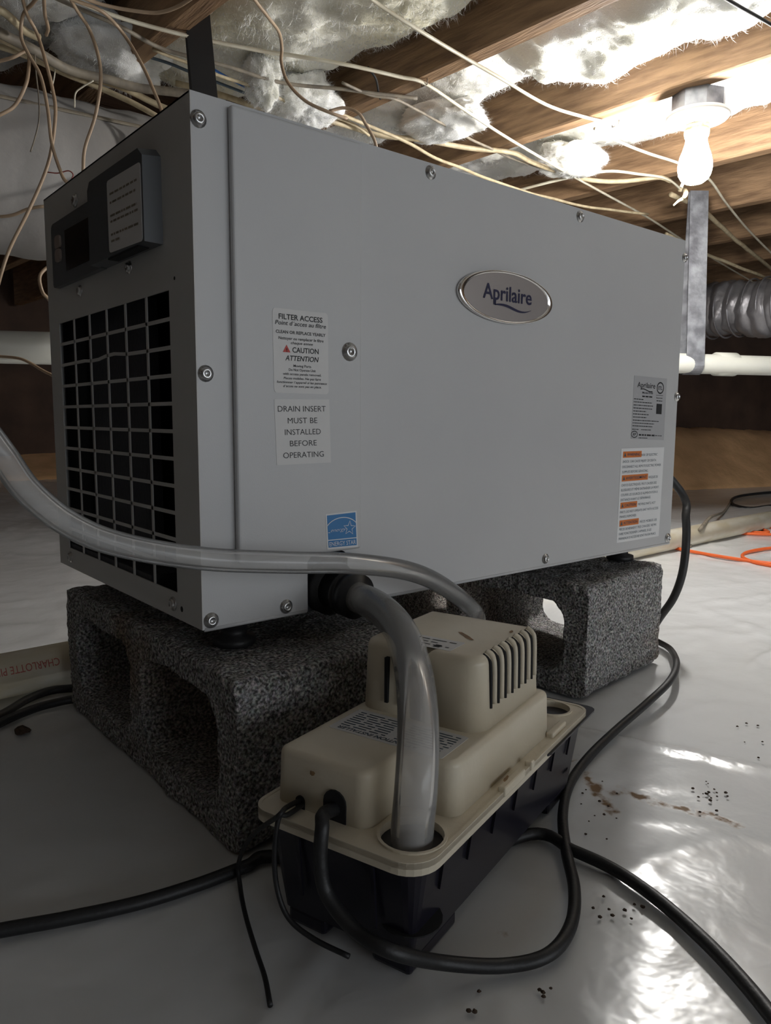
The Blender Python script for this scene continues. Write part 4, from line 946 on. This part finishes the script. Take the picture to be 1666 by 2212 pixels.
wire('bare_wire', cz([(1330, -150), (1440, -80), (1540, -20), (1590, 10), (1640, 38), (1700, 72), (1800, 120), (1900, 160)]), .0026, 'strap_black', 'thin black wire across the insulation near the lamp', 'wire')
# cables beyond the lamp
wire('house_cable', cz([(1450, 420, .93), (1520, 455, .93), (1560, 492, .925), (1605, 530, .92), (1666, 580, .92), (1740, 640, .92)]), .0065, 'cable_cream', 'old cream cable sagging behind the grey strap', wob=.004)
wire('house_cable', cz([(1440, 505, .90), (1523, 548, .89), (1600, 578, .88), (1660, 602, .87), (1720, 620, .87)]), .0055, 'cable_cream', 'low cream cable resting towards the foil duct', wob=.003)
wire('splice_tail', [PZ(1470, 408, .935), PZ(1479, 411, .93)]+[PD(*p) for p in ((1482, 418, 1.68), (1476, 428, 1.67), (1466, 434, 1.67), (1455, 444, 1.67))], lambda u: .006*(1-u)+.0018, 'cable_cream', 'frayed paper covered wire end hanging under the bulb', 'wire')
wire('splice_tail', [PD(*p) for p in ((1470, 370, 1.62), (1478, 388, 1.62), (1472, 404, 1.62))], .0035, 'cable_white', 'short pale wire stub behind the bulb', 'wire')
# staples
for (x, y) in ((917, 180), (1330, 268)):
    p = PZ(x, y, JZ-.006); bm = nbm(); tube(bm, [p+Vector((0, -.008, .006)), p+Vector((0, -.008, -.004)), p+Vector((0, .008, -.004)), p+Vector((0, .008, .006))], .0012, 6, smoothpath=False)
    tag(obj('cable_staple', bm, 'cable_grey', None, True), 'rusty staple pinning ' + ('the long white cable to a joist' if x < 1000 else 'a white cable end near the lamp'), 'staple')
# strip of torn facing paper by the black strap
bm = nbm(); c = PZ(383, 150, JZ); 
for k in range(1):
    pts = []; rows = []
    for i in range(9):
        t = i/8; p = PD(384+3*math.sin(i), 118+70*t, 1.62); w = .016*(1-.2*t)
        rows.append([bm.verts.new(p+RT*s*w+FW*q) for s, q in ((-1, 0), (1, .004), (1, .006), (-1, .002))])
    for a, b in zip(rows, rows[1:]):
        for k2 in range(4): bm.faces.new((a[k2], a[(k2+1) % 4], b[(k2+1) % 4], b[k2]))
    bm.faces.new(rows[0]); bm.faces.new(rows[-1][::-1]); bmesh.ops.recalc_face_normals(bm, faces=bm.faces[:])
tag(obj('facing_paper', bm, 'duct_grey', None, True), 'torn pale paper strip hanging left of the black strap', 'paper')

# ================================================================== DEBRIS
def crumb(p, r, seed, label, m='dirt', group='specks of dirt on the liner'):
    bm = nbm(); bmesh.ops.create_icosphere(bm, subdivisions=2, radius=r); so = Vector((seed*1.3, 0, 0))
    for v in bm.verts: d = 1+.5*noise.noise(v.co*(1.6/r)+so); v.co = Vector((v.co.x*d, v.co.y*d, max(-.2*r, v.co.z*d*.7)))
    o = obj('dirt_clump' if group is None else 'dirt_speck', bm, m); o.location = (p.x, p.y, r*.2); return tag(o, label, 'dirt', group)
crumb(PZ(48, 1582, 0), .0075, 1, 'dark clump of dirt on the liner beside the shadowed block', group=None)
rd = random.Random(5)
def specks(cx, cy, sx, sy, n, label):
    for k in range(n): crumb(PZ(rd.gauss(cx, sx), rd.gauss(cy, sy), 0), rd.uniform(.0007, .0016), rd.random()*50, label, group=label)
specks(1530, 1720, 28, 14, 16, 'dark speck of dirt on the liner near the brown crease')
specks(1290, 1745, 20, 30, 14, 'dark speck of dirt on the liner between pump and brown crease')
specks(1330, 1960, 30, 16, 9, 'dark speck of dirt on the liner beside the thick black cable')
specks(1180, 2135, 8, 8, 4, 'dark speck of dirt on the liner in front of the cord loop')
specks(1020, 2150, 6, 22, 3, 'dark speck of dirt on the liner before the tank corner')
specks(1630, 1600, 30, 25, 6, 'dark speck of dirt on the liner along the seam')
for o in bpy.data.objects:
    if '_local' in o.keys(): del o['_local']
